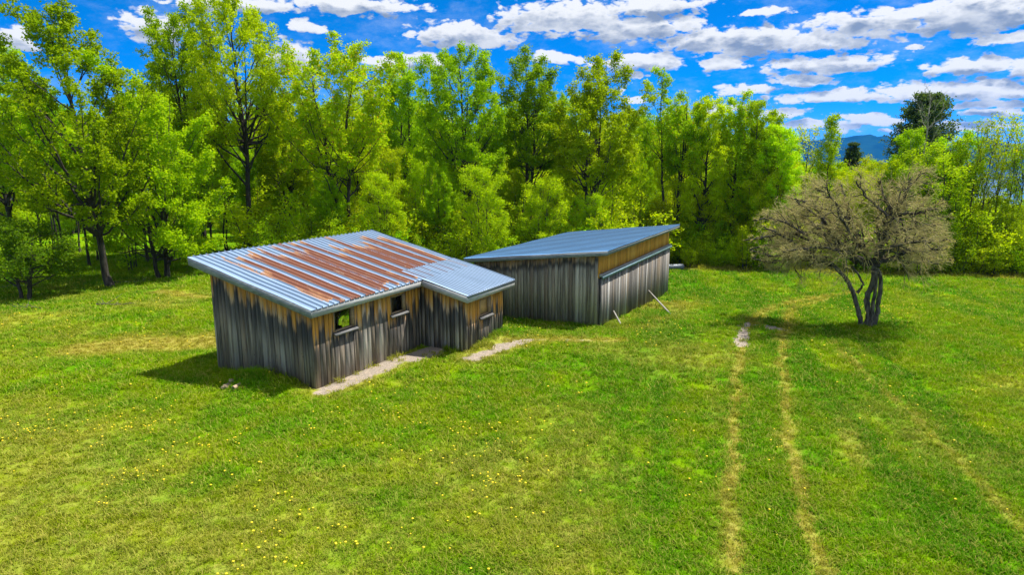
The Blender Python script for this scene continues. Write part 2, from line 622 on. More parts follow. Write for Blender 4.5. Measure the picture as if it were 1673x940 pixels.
def mat_leaf(name, a, b_, tip=None, tipamt=0.0):
    def col(nt):
        v = nt.attr('v')
        oi = nt.new('ShaderNodeObjectInfo')
        c = nt.mix(v, a, b_)
        if tip:
            c = nt.mix(nt.ss(nt.m('FRACT', nt.m('MULTIPLY', v, 7.31)), 1.0 - tipamt, 1.0 - tipamt + 0.05), c, tip)
        hs = nt.new('ShaderNodeHueSaturation')
        nt.set(hs.inputs['Value'], nt.m('ADD', 0.80, nt.m('MULTIPLY', oi.outputs['Random'], 0.48)))
        nt.set(hs.inputs['Hue'], nt.m('ADD', 0.480, nt.m('MULTIPLY', nt.m('FRACT', nt.m('MULTIPLY', oi.outputs['Random'], 5.7)), 0.034)))
        nt.l.new(c, hs.inputs['Color'])
        return hs.outputs[0]
    return leafy(name, col, 0.48, 0.6, 0.06)


def mat_bark(name, a, b_, scale=7.0):
    m, nt, b = new_mat(name)
    tc = nt.new('ShaderNodeTexCoord')
    p = nt.vm('MULTIPLY', tc.outputs['Object'], (1.0, 1.0, 0.22))
    n = nt.noise(p, scale, 4.0, 0.65)
    nt.l.new(nt.mix(nt.ss(n, 0.3, 0.7), a, b_), b.inputs['Base Color'])
    b.inputs['Roughness'].default_value = 0.9
    b.inputs['Specular IOR Level'].default_value = 0.2
    bp = nt.new('ShaderNodeBump')
    bp.inputs['Strength'].default_value = 0.8
    bp.inputs['Distance'].default_value = 0.03
    nt.l.new(n, bp.inputs['Height'])
    nt.l.new(bp.outputs[0], b.inputs['Normal'])
    return m


def mat_wood(name, gold=0.6, gold_col=(0.78, 0.36, 0.05), lo=(0.33, 0.295, 0.255), mid=(0.105, 0.088, 0.070), hi=(0.56, 0.52, 0.46), band=1.0):
    """old sawn boards: fresh golden strip kept dry by the eave, black run-off below it, silver grey lower down"""
    m, nt, b = new_mat(name)
    s, z, td, br = nt.attr('sx'), nt.attr('zz'), nt.attr('td'), nt.attr('br')
    streak = nt.noise(nt.comb(nt.m('MULTIPLY', s, 16.0), nt.m('MULTIPLY', z, 0.55), nt.m('MULTIPLY', br, 40.0)), 1.0, 4.0, 0.65)
    grain = nt.noise(nt.comb(nt.m('MULTIPLY', s, 75.0), nt.m('MULTIPLY', z, 1.6), nt.m('MULTIPLY', br, 17.0)), 1.0, 3.0, 0.6)
    jag = nt.noise(nt.comb(nt.m('MULTIPLY', s, 9.0), nt.m('MULTIPLY', z, 0.25), br), 1.0, 3.0, 0.7)
    broad = nt.noise(nt.comb(s, nt.m('MULTIPLY', z, 0.6), 3.0), 0.8, 2.0, 0.5)
    knot = nt.new('ShaderNodeTexVoronoi')
    nt.set(knot.inputs['Vector'], nt.comb(nt.m('MULTIPLY', s, 4.0), nt.m('MULTIPLY', z, 2.0), br))
    knot.inputs['Scale'].default_value = 1.2
    kn = nt.ss(knot.outputs['Distance'], 0.05, 0.10, 1.0, 0.0)
    # weathered grey
    c = nt.mix(nt.ss(streak, 0.36, 0.62), mid, lo)
    c = nt.mix(nt.m('MULTIPLY', nt.ss(br, 0.70, 0.95), 0.65), c, hi)
    c = nt.mix(nt.m('MULTIPLY', nt.ss(nt.m('FRACT', nt.m('MULTIPLY', br, 3.7)), 0.45, 1.0), 0.6), c, (0.24, 0.175, 0.115))
    c = nt.mix(nt.m('MULTIPLY', nt.ss(streak, 0.60, 0.74), 0.6), c, hi)
    tone = nt.m('ADD', 0.62, nt.m('MULTIPLY', nt.m('FRACT', nt.m('MULTIPLY', br, 5.3)), 0.75))
    c = nt.mix(1.0, c, nt.comb(tone, tone, tone), 'MULTIPLY')
    # black run-off below the dry strip
    edge = nt.m('MULTIPLY', nt.m('ADD', nt.m('MULTIPLY', jag, 1.5), nt.m('MULTIPLY', broad, 0.7)), gold)
    edge = nt.m('MULTIPLY', edge, nt.m('ADD', 0.40, nt.m('MULTIPLY', nt.m('FRACT', nt.m('MULTIPLY', br, 9.1)), 0.9)))
    edge = nt.m('ADD', edge, nt.m('MULTIPLY', nt.m('SUBTRACT', streak, 0.5), 0.55 if gold > 0 else 0.0))
    below = nt.m('SUBTRACT', td, edge)
    run = nt.m('MULTIPLY', nt.ss(below, -0.05, 0.10), nt.ss(below, 0.35 * band, 1.15 * band, 1.0, 0.0))
    run = nt.m('MULTIPLY', run, nt.ss(nt.noise(nt.comb(nt.m('MULTIPLY', s, 5.0), nt.m('MULTIPLY', z, 0.3), 9.0), 1.0, 3.0, 0.6), 0.15, 0.5))
    c = nt.mix(nt.m('MULTIPLY', run, 0.80), c, (0.022, 0.024, 0.026))
    g = nt.mix(nt.ss(streak, 0.3, 0.7), tuple(k * 0.45 for k in gold_col), gold_col)
    g = nt.mix(nt.m('MULTIPLY', nt.ss(br, 0.55, 0.9), 0.5), g, (0.85, 0.48, 0.11))
    c = nt.mix(nt.ss(below, -0.42, 0.20, 1.0, 0.0), c, g)
    c = nt.mix(nt.m('MULTIPLY', kn, 0.6), c, (0.05, 0.03, 0.02))
    c = nt.mix(nt.m('MULTIPLY', nt.ss(grain, 0.55, 0.8), 0.45), c, (0.03, 0.03, 0.03))
    nt.l.new(c, b.inputs['Base Color'])
    b.inputs['Roughness'].default_value = 0.8
    b.inputs['Specular IOR Level'].default_value = 0.3
    bp = nt.new('ShaderNodeBump')
    bp.inputs['Strength'].default_value = 0.6
    bp.inputs['Distance'].default_value = 0.012
    nt.l.new(nt.m('ADD', grain, streak), bp.inputs['Height'])
    nt.l.new(bp.outputs[0], b.inputs['Normal'])
    return m


def mat_trim(name, a, b_):
    m, nt, b = new_mat(name)
    tc = nt.new('ShaderNodeTexCoord')
    p = nt.vm('MULTIPLY', tc.outputs['Object'], (1.0, 1.0, 6.0))
    n = nt.noise(p, 4.0, 4.0, 0.7)
    n2 = nt.noise(tc.outputs['Object'], 0.9, 3.0, 0.6)
    c = nt.mix(nt.ss(n, 0.3, 0.7), a, b_)
    c = nt.mix(nt.m('MULTIPLY', nt.ss(n2, 0.5, 0.75), 0.5), c, tuple(k * 0.55 for k in a))
    nt.l.new(c, b.inputs['Base Color'])
    b.inputs['Roughness'].default_value = 0.75
    bp = nt.new('ShaderNodeBump')
    bp.inputs['Strength'].default_value = 0.4
    bp.inputs['Distance'].default_value = 0.01
    nt.l.new(n, bp.inputs['Height'])
    nt.l.new(bp.outputs[0], b.inputs['Normal'])
    return m


def mat_roof(name, rust, base=(0.41, 0.575, 0.80)):
    """zinc sheet; rust runs down the pans"""
    m, nt, b = new_mat(name)
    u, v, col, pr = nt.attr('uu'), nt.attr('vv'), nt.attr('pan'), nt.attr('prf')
    n = nt.noise(nt.comb(nt.m('MULTIPLY', u, 0.8), nt.m('MULTIPLY', v, 0.35), 1.0), 1.5, 4.0, 0.6)
    grime = nt.noise(nt.comb(nt.m('MULTIPLY', u, 14.0), nt.m('MULTIPLY', v, 0.6), 5.0), 1.0, 3.0, 0.6)
    c = nt.mix(nt.ss(n, 0.3, 0.7), tuple(k * 0.85 for k in base), base)
    c = nt.mix(nt.m('MULTIPLY', nt.ss(grime, 0.5, 0.75), 0.35), c, tuple(k * 0.55 for k in base))
    rib_shade = nt.ss(pr, 0.006, 0.02)
    c = nt.mix(nt.m('MULTIPLY', rib_shade, 0.8), c, (0.075, 0.13, 0.20))  # shadow of the rib sides painted in as dark blue lines
    met = 0.45
    if rust:
        # every pan has its own start and end of the rust
        w = nt.new('ShaderNodeTexWhiteNoise', noise_dimensions='1D')
        nt.set(w.inputs['W'], col)
        r1, r2, r3 = nt.sep(w.outputs['Color'])
        ragged = nt.noise(nt.comb(nt.m('MULTIPLY', u, 3.2), nt.m('MULTIPLY', v, 0.9), 2.0), 1.0, 5.0, 0.75)
        blocky = nt.new('ShaderNodeTexWhiteNoise', noise_dimensions='2D')
        nt.set(blocky.inputs['Vector'], nt.vm('FLOOR', nt.comb(nt.m('MULTIPLY', u, 20.0), nt.m('MULTIPLY', v, 1.1), 0)))
        rg = nt.m('ADD', ragged, nt.m('MULTIPLY', nt.m('SUBTRACT', blocky.outputs['Value'], 0.5), 0.22))
        top = nt.m('ADD', 3.4, nt.m('MULTIPLY', r1, 2.4))          # upper limit of the rust on this pan
        bot = nt.m('SUBTRACT', nt.m('MULTIPLY', r2, 1.1), 1.0)
        a = nt.m('MULTIPLY', nt.ss(nt.m('SUBTRACT', top, v), -0.3, 1.2), nt.ss(nt.m('SUBTRACT', v, bot), -0.05, 0.25))
        a = nt.m('MULTIPLY', a, nt.ss(u, 0.25, 1.0))
        a = nt.m('MULTIPLY', a, nt.ss(u, 9.2, 8.4))
        a = nt.m('MULTIPLY', a, nt.m('MAXIMUM', nt.ss(nt.m('FRACT', nt.m('MULTIPLY', nt.m('ADD', col, 0.5), 1 / 3.0)), 0.30, 0.34), nt.ss(r3, 0.80, 0.9)))
        lvl = nt.m('ADD', nt.m('MULTIPLY', a, 0.66), nt.m('SUBTRACT', rg, 0.55))
        mask = nt.ss(lvl, 0.14, 0.21)
        deep = nt.ss(nt.m('ADD', lvl, nt.m('MULTIPLY', nt.m('SUBTRACT', grime, 0.5), 0.3)), 0.25, 0.5)
        rc = nt.mix(deep, (0.42, 0.215, 0.10), (0.185, 0.065, 0.036))
        pale = nt.ss(nt.noise(nt.comb(nt.m('MULTIPLY', u, 24.0), nt.m('MULTIPLY', v, 1.5), 3.0), 1.0, 3.0, 0.6), 0.60, 0.72)
        rc = nt.mix(nt.m('MULTIPLY', pale, 0.65), rc, (0.52, 0.42, 0.30))
        c = nt.mix(mask, c, rc)
        met = nt.m('MULTIPLY', nt.m('SUBTRACT', 1.0, mask), 0.45)
        nt.set(b.inputs['Roughness'], nt.m('ADD', 0.42, nt.m('MULTIPLY', mask, 0.45)))
    else:
        b.inputs['Roughness'].default_value = 0.42
    nt.l.new(c, b.inputs['Base Color'])
    nt.set(b.inputs['Metallic'], met)
    bp = nt.new('ShaderNodeBump')
    bp.inputs['Strength'].default_value = 0.25
    bp.inputs['Distance'].default_value = 0.02
    nt.l.new(nt.noise(nt.comb(nt.m('MULTIPLY', u, 1.2), nt.m('MULTIPLY', v, 0.5), 0), 2.0, 2.0, 0.5), bp.inputs['Height'])
    nt.l.new(bp.outputs[0], b.inputs['Normal'])
    return m


def mat_plain(name, col, rough=0.7, metal=0.0, var=0.25, scale=6.0):
    m, nt, b = new_mat(name)
    tc = nt.new('ShaderNodeTexCoord')
    n = nt.noise(tc.outputs['Object'], scale, 4.0, 0.6)
    c = nt.mix(nt.ss(n, 0.3, 0.7), tuple(k * (1 - var) for k in col), tuple(min(1, k * (1 + var)) for k in col))
    nt.l.new(c, b.inputs['Base Color'])
    b.inputs['Roughness'].default_value = rough
    b.inputs['Metallic'].default_value = metal
    bp = nt.new('ShaderNodeBump')
    bp.inputs['Strength'].default_value = 0.5
    bp.inputs['Distance'].default_value = 0.02
    nt.l.new(n, bp.inputs['Height'])
    nt.l.new(bp.outputs[0], b.inputs['Normal'])
    return m


M = {}
M['ground'] = mat_ground()
M['grass'] = mat_grass()
M['leaf_bright'] = mat_leaf('leaf_bright', (0.260, 0.450, 0.002), (0.460, 0.570, 0.006))
M['leaf_green'] = mat_leaf('leaf_green', (0.190, 0.390, 0.002), (0.370, 0.520, 0.006))
M['leaf_tip'] = mat_leaf('leaf_tip', (0.215, 0.385, 0.002), (0.400, 0.490, 0.004), (0.46, 0.33, 0.02), 0.09)
M['leaf_yellow'] = mat_leaf('leaf_yellow', (0.300, 0.460, 0.002), (0.500, 0.580, 0.008))
M['leaf_deep'] = mat_leaf('leaf_deep', (0.055, 0.165, 0.006), (0.160, 0.280, 0.008))
M['needle'] = mat_leaf('needle', (0.040, 0.085, 0.034), (0.095, 0.150, 0.060))
M['bud'] = mat_leaf('bud', (0.40, 0.36, 0.13), (0.52, 0.47, 0.18))
M['bark'] = mat_bark('bark', (0.020, 0.017, 0.014), (0.080, 0.070, 0.058))
M['bark_grey'] = mat_bark('bark_grey', (0.022, 0.020, 0.016), (0.17, 0.155, 0.125), 11.0)
M['bark_dark'] = mat_bark('bark_dark', (0.022, 0.020, 0.018), (0.095, 0.085, 0.072))
M['twig'] = mat_bark('twig', (0.33, 0.28, 0.10), (0.52, 0.45, 0.19), 3.0)
M['dead'] = mat_bark('dead_wood', (0.22, 0.20, 0.17), (0.40, 0.37, 0.32))
M['wood'] = mat_wood('weathered_boards', gold=1.05)
M['wood_side'] = mat_wood('weathered_boards_side', gold=0.62, lo=(0.31, 0.285, 0.235), mid=(0.095, 0.084, 0.066), hi=(0.50, 0.48, 0.42), band=1.3)
M['wood_barn'] = mat_wood('barn_boards', gold=0.30, gold_col=(0.60, 0.33, 0.09), lo=(0.33, 0.30, 0.22), mid=(0.125, 0.108, 0.076), hi=(0.48, 0.45, 0.35), band=0.35)
M['wood_gold'] = mat_wood('sheltered_boards', gold=9.0, gold_col=(0.88, 0.40, 0.06))
M['wood_door'] = mat_wood('door_boards', gold=0.0, lo=(0.21, 0.195, 0.185), mid=(0.075, 0.064, 0.058), hi=(0.40, 0.385, 0.37), band=0.05)
M['fascia'] = mat_trim('fascia_boards', (0.29, 0.30, 0.31), (0.47, 0.475, 0.48))
M['fascia_old'] = mat_trim('fascia_weathered', (0.13, 0.15, 0.17), (0.25, 0.275, 0.30))
M['frame'] = mat_trim('window_wood', (0.22, 0.14, 0.075), (0.36, 0.25, 0.15))
M['sill'] = mat_trim('sill_wood', (0.085, 0.085, 0.085), (0.18, 0.18, 0.18))
M['dark'] = mat_plain('dark_timber', (0.035, 0.032, 0.03), 0.9)
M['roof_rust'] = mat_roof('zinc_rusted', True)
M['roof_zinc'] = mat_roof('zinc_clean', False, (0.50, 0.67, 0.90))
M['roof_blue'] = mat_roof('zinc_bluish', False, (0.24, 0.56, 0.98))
M['flashing'] = mat_plain('flashing', (0.14, 0.18, 0.23), 0.5, 0.5)
M['track'] = mat_plain('track_steel', (0.17, 0.26, 0.30), 0.55, 0.4)
M['rock'] = mat_plain('rock', (0.27, 0.21, 0.13), 0.9, 0, 0.35, 9.0)
M['clay'] = mat_plain('clay_pipe', (0.36, 0.26, 0.17), 0.8)
M['pipe'] = mat_plain('culvert_steel', (0.13, 0.15, 0.18), 0.5, 0.5)
M['pole'] = mat_trim('prop_wood', (0.24, 0.23, 0.215), (0.38, 0.37, 0.345))
M['ply'] = mat_plain('plywood', (0.52, 0.32, 0.11), 0.8, 0, 0.15, 3.0)


def mat_glass():
    m, nt, b = new_mat('window_glass')
    b.inputs['Base Color'].default_value = (0.9, 0.95, 0.92, 1)
    b.inputs['Roughness'].default_value = 0.03
    b.inputs['Transmission Weight'].default_value = 1.0
    b.inputs['IOR'].default_value = 1.1
    return m


M['glass'] = mat_glass()


# ------------------------------------------------------------------ ground
def build_ground():
    def axis(fine0, fine1, step, lo, hi, g=1.22):
        a = list(np.arange(fine0, fine1 + 1e-6, step))
        s = step
        left = []; p = fine0
        while p > lo:
            s *= g; p -= s; left.append(p)
        s = step; right = []; p = fine1
        while p < hi:
            s *= g; p += s; right.append(p)
        return np.array(left[::-1] + a + right)
    xs = axis(-34, 38, 0.16, -9000, 9000)
    ys = axis(7, 52, 0.16, -600, 9000)
    X, Y = np.meshgrid(xs, ys)
    Z = height(X, Y)
    d, b, l = masks(X, Y)
    v = np.stack([X, Y, Z], -1).reshape(-1, 3)
    nx, ny = len(xs), len(ys)
    i = np.arange(ny - 1)[:, None] * nx + np.arange(nx - 1)[None, :]
    f = np.stack([i, i + 1, i + nx + 1, i + nx], -1).reshape(-1, 4)
    A = Acc('dry', 'bare', 'lush')
    A.add(v, f, dry=d.ravel(), bare=b.ravel(), lush=l.ravel())
    tag(A.build('ground', M['ground'], smooth=True), kind='structure')


build_ground()


def build_lake_and_hills():
    A = Acc()
    xs = np.linspace(-9000, 9000, 10); ys = np.linspace(150, 9000, 10)
    X, Y = np.meshgrid(xs, ys)
    i = np.arange(9)[:, None] * 10 + np.arange(9)[None, :]
    A.add(np.stack([X, Y, np.full_like(X, -40.0)], -1), np.stack([i, i + 1, i + 11, i + 10], -1))
    m, nt, b = new_mat('lake_water')
    b.inputs['Base Color'].default_value = (0.02, 0.05, 0.09, 1)
    b.inputs['Roughness'].default_value = 0.12
    bp = nt.new('ShaderNodeBump')
    bp.inputs['Strength'].default_value = 0.25
    geo = nt.new('ShaderNodeNewGeometry')
    nt.l.new(nt.noise(geo.outputs['Position'], 0.6, 3.0), bp.inputs['Height'])
    nt.l.new(bp.outputs[0], b.inputs['Normal'])
    tag(A.build('lake', m), kind='structure')
    mh = mat_plain('wooded_slopes', (0.008, 0.034, 0.026), 1.0, 0, 0.5, 0.006)
    mh.node_tree.nodes['Principled BSDF'].inputs['Specular IOR Level'].default_value = 0.0
    # far ridges: (azimuth from, to, distance, peak profile)
    def ridge(a0, a1, dist, prof, seed, depth=1500):
        A = Acc()
        na, nd = 140, 16
        az = np.linspace(a0, a1, na)
        t = np.linspace(0, 1, nd)
        AZ, T = np.meshgrid(np.radians(az), t)
        pk = np.interp(np.degrees(AZ), [p[0] for p in prof], [p[1] for p in prof])
        pk = pk + 40 + (fbm(np.degrees(AZ) * 0.7, T * 3, seed) - 0.5) * 60
        up = np.where(T < 0.6, (T / 0.6) ** 0.85, 1 - (T - 0.6) / 0.4 * 0.9)
        z = -42 + pk * up * (0.92 + 0.16 * fbm(np.degrees(AZ) * 1.6, T * 7, seed + 3))
        d = dist + T * depth
        v = np.stack([np.sin(AZ) * d, np.cos(AZ) * d, z], -1).reshape(-1, 3)
        i = np.arange(nd - 1)[:, None] * na + np.arange(na - 1)[None, :]
        A.add(v, np.stack([i, i + 1, i + na + 1, i + na], -1).reshape(-1, 4))
        tag(A.build('hills', mh, smooth=True), kind='structure')
    ridge(-20, 52, 6500, [(-20, 60), (0, 90), (10, 120), (19, 190), (24.5, 195), (27.5, 235), (29.5, 225), (31, 175), (33, 150), (34.5, 185), (35.5, 215), (37, 150), (39, 90), (40, 60), (41, 60), (52, 90)], 4)
    ridge(33.5, 70, 4600, [(33.5, 20), (35, 60), (36, 90), (37.5, 80), (38.5, 110), (39.5, 130), (42, 170), (50, 200), (70, 120)], 9)


build_lake_and_hills()


# ------------------------------------------------------------------ the two sheds
def wall_boards(name, mat, parent, p0, p1, nrm, ztop, zbot, holes=(), width=0.19, seed=0, eave=None, thick=0.026, gap=0.022):
    """vertical boards from p0 to p1 (shed x, y), facing nrm; ztop, zbot are functions of (x, y); holes are (s0, s1, z0, z1)"""
    rng = random.Random(seed)
    A = Acc('sx', 'zz', 'td', 'br')
    p0 = np.array(p0, float); p1 = np.array(p1, float)
    L = np.linalg.norm(p1 - p0); d = (p1 - p0) / L
    nrm = np.array(nrm, float)
    off = seed * 13.7

    def slab(s0, s1, z00, z01, t00, t01, y0, y1, br):
        # z00,z01 bottoms at s0,s1; t00,t01 tops
        v = []; zz = []; td = []; sx = []
        for (zb0, zb1, top) in ((z00, z01, 0), (t00, t01, 1)):
            for (s, o) in ((s0, y0), (s1, y0), (s1, y1), (s0, y1)):
                p = p0 + d * s + nrm * o
                z = zb0 if s == s0 else zb1
                v.append((p[0], p[1], z))
                zz.append(z + off); sx.append(s + off)
                td.append((eave or ztop)(p[0], p[1]) - z)
        A.hexa(np.array(v)[[0, 3, 2, 1, 4, 7, 6, 5]] if np.cross(np.append(d, 0), np.append(nrm, 0))[2] > 0 else np.array(v),
               sx=np.array(sx)[[0, 3, 2, 1, 4, 7, 6, 5]] if np.cross(np.append(d, 0), np.append(nrm, 0))[2] > 0 else np.array(sx),
               zz=np.array(zz)[[0, 3, 2, 1, 4, 7, 6, 5]] if np.cross(np.append(d, 0), np.append(nrm, 0))[2] > 0 else np.array(zz),
               td=np.array(td)[[0, 3, 2, 1, 4, 7, 6, 5]] if np.cross(np.append(d, 0), np.append(nrm, 0))[2] > 0 else np.array(td), br=br)

    def spans(s0, s1, zb, zt):
        """free vertical spans between s0 and s1"""
        out = [(zb, zt)]
        for (h0, h1, z0, z1) in holes:
            if s1 > h0 + 1e-6 and s0 < h1 - 1e-6:
                nxt = []
                for (a, b_) in out:
                    if z0 > a: nxt.append((a, min(b_, z0)))
                    if z1 < b_: nxt.append((max(a, z1), b_))
                out = [q for q in nxt if q[1] - q[0] > 0.01]
        return out
    cuts = [0.0]
    s = 0.0
    while s < L - 0.06:
        s = min(L, s + width * rng.uniform(0.82, 1.22))
        cuts.append(s)
    cuts[-1] = L
    extra = sorted(set([h[0] for h in holes] + [h[1] for h in holes]))
    for a, b_ in zip(cuts[:-1], cuts[1:]):
        br = rng.random()
        o = rng.uniform(0.0, 0.014)
        lift = rng.uniform(-0.05, 0.03)
        pts = [a + gap / 2] + [e for e in extra if a + gap / 2 < e < b_ - gap / 2] + [b_ - gap / 2]
        for sa, sb in zip(pts[:-1], pts[1:]):
            if sb - sa < 0.004: continue
            qa = p0 + d * sa; qb = p0 + d * sb
            ta, tb = ztop(*qa), ztop(*qb)
            ba, bb = zbot(*qa) + lift, zbot(*qb) + lift
            for (za, zt) in spans(sa, sb, min(ba, bb), max(ta, tb)):
                full_b = za <= min(ba, bb) + 1e-6; full_t = zt >= max(ta, tb) - 1e-6
                slab(sa, sb, ba if full_b else za, bb if full_b else za, ta if full_t else zt, tb if full_t else zt, o - 0.002, o + thick, br)
    # studs and sheathing behind the joints
    pts = [0.0] + [e for e in extra if 0 < e < L] + [L]
    for sa, sb in zip(pts[:-1], pts[1:]):
        qa = p0 + d * sa; qb = p0 + d * sb
        for (za, zt) in spans(sa, sb, min(zbot(*qa), zbot(*qb)), min(ztop(*qa), ztop(*qb))):
            full_t = zt >= min(ztop(*qa), ztop(*qb)) - 1e-6
            slab(sa, sb, za, za, (ztop(*qa) if full_t else zt), (ztop(*qb) if full_t else zt), -0.05, -0.006, 0.02)
    return A.build(name, mat, parent)


def roof_sheet(name, mat, parent, u0, u1, v0, v1, zf, pitch, rib, lift=0.0):
    """profiled sheet with raised ribs running down the slope"""
    A = Acc('uu', 'vv', 'pan', 'prf')
    us, hs, pan = [], [], []
    k = 0
    u = u0
    rng = random.Random(3)
    while u < u1 - 0.01:
        e = min(u + pitch, u1)
        w = rib * 0.72
        for (q, h) in ((u, 0), (e - 1.15 * w, 0.0), (e - 1.1 * w, rib), (e - 0.08 * w, rib), (e - 0.001, 0)):
            us.append(q); hs.append(h); pan.append(k)
        u = e; k += 1
    us = np.array(us); hs = np.array(hs); pan = np.array(pan, float)
    vs = np.linspace(v0, v1, 12)
    n = len(us)
    verts, uu, vv, pp, pr = [], [], [], [], []
    for v in vs:
        sag = 0.012 * np.sin(us * 1.7 + v * 2.1)
        verts.append(np.stack([us, np.full(n, v), zf(v) + hs + lift + sag * 0.6], -1))
        uu.append(us); vv.append(np.full(n, v)); pp.append(pan); pr.append(hs)
    i = np.arange(len(vs) - 1)[:, None] * n + np.arange(n - 1)[None, :]
    A.add(np.concatenate(verts), np.stack([i, i + 1, i + n + 1, i + n], -1), uu=np.concatenate(uu), vv=np.concatenate(vv), pan=np.concatenate(pp), prf=np.concatenate(pr))
    # underside 8 mm below, so that the sheet has thickness
    low = np.concatenate(verts) - np.array([0, 0, 0.008])
    A.add(low, np.stack([i, i + n, i + n + 1, i + 1], -1), uu=np.concatenate(uu), vv=np.concatenate(vv), pan=np.concatenate(pp), prf=0)
    return A.build(name, mat, parent)


def slab_roof(A, x0, x1, y0, y1, zf, t0, t1):
    v = [(x0, y0, zf(y0) - t1), (x1, y0, zf(y0) - t1), (x1, y1, zf(y1) - t1), (x0, y1, zf(y1) - t1),
         (x0, y0, zf(y0) - t0), (x1, y0, zf(y0) - t0), (x1, y1, zf(y1) - t0), (x0, y1, zf(y1) - t0)]
    A.hexa(np.array(v))


def fascia(A, pts, zf, hgt, out, thick=0.032):
    """board along the roof edge from pts[0] to pts[1], its outer face pushed by out"""
    (xa, ya), (xb, yb) = pts
    ox, oy = out
    v = []
    for dz in (-hgt, -0.012):
        for (x, y) in ((xa, ya), (xb, yb)):
            v.append((x, y, zf(y) + dz))
        for (x, y) in ((xb, yb), (xa, ya)):
            v.append((x + ox * thick, y + oy * thick, zf(y) + dz))
    v = np.array(v)
    d = np.array([xb - xa, yb - ya, 0]); n = np.array([ox, oy, 0])
    if np.cross(d, n)[2] < 0:
        v = v[[0, 3, 2, 1, 4, 7, 6, 5]]
    A.hexa(v)


def window(parent, x0, x1, z0, z1, y, glass=True, frame_w=0.07, deep=0.11, right=0.12, sill_over=0.06, rear=False, pane_mat=None):
    """opening in a wall facing -y: frame, sill and pane"""
    sg = 1 if not rear else -1
    A = Acc()
    yo, yi = y - sg * 0.045, y + sg * deep
    lo, hi = min(yo, yi), max(yo, yi)
    A.box((x0, lo, z0), (x0 + 0.045, hi, z1))
    A.box((x1 - right, lo, z0), (x1, hi, z1))
    A.box((x0 + 0.047, lo + 0.003, z1 - 0.05), (x1 - right - 0.002, hi - 0.003, z1 - 0.001))
    A.box((x0 + 0.047, lo + 0.003, z0 + 0.001), (x1 - right - 0.002, hi - 0.003, z0 + 0.045))
    f = A.build('window', M['frame'], parent)
    G = Acc()
    gy = y + sg * 0.05
    G.box((x0 + 0.047, min(gy, gy + sg * 0.006), z0 + 0.047), (x1 - right - 0.002, max(gy, gy + sg * 0.006), z1 - 0.052))
    G.build('pane' if glass else 'plywood_panel', pane_mat or M['glass'], f)
    T = Acc()
    sx0, sx1 = x0 - sill_over, x1 + sill_over
    yy0, yy1 = (y - 0.17, y - 0.034)
    if not rear:
        v = [(sx0, yy0, z0 - 0.11), (sx1, yy0, z0 - 0.11), (sx1, yy1, z0 - 0.06), (sx0, yy1, z0 - 0.06),
             (sx0, yy0, z0 - 0.06), (sx1, yy0, z0 - 0.06), (sx1, yy1, z0 - 0.003), (sx0, yy1, z0 - 0.003)]
        T.hexa(np.array(v))
        T.build('sill', M['sill'], f)
    return f


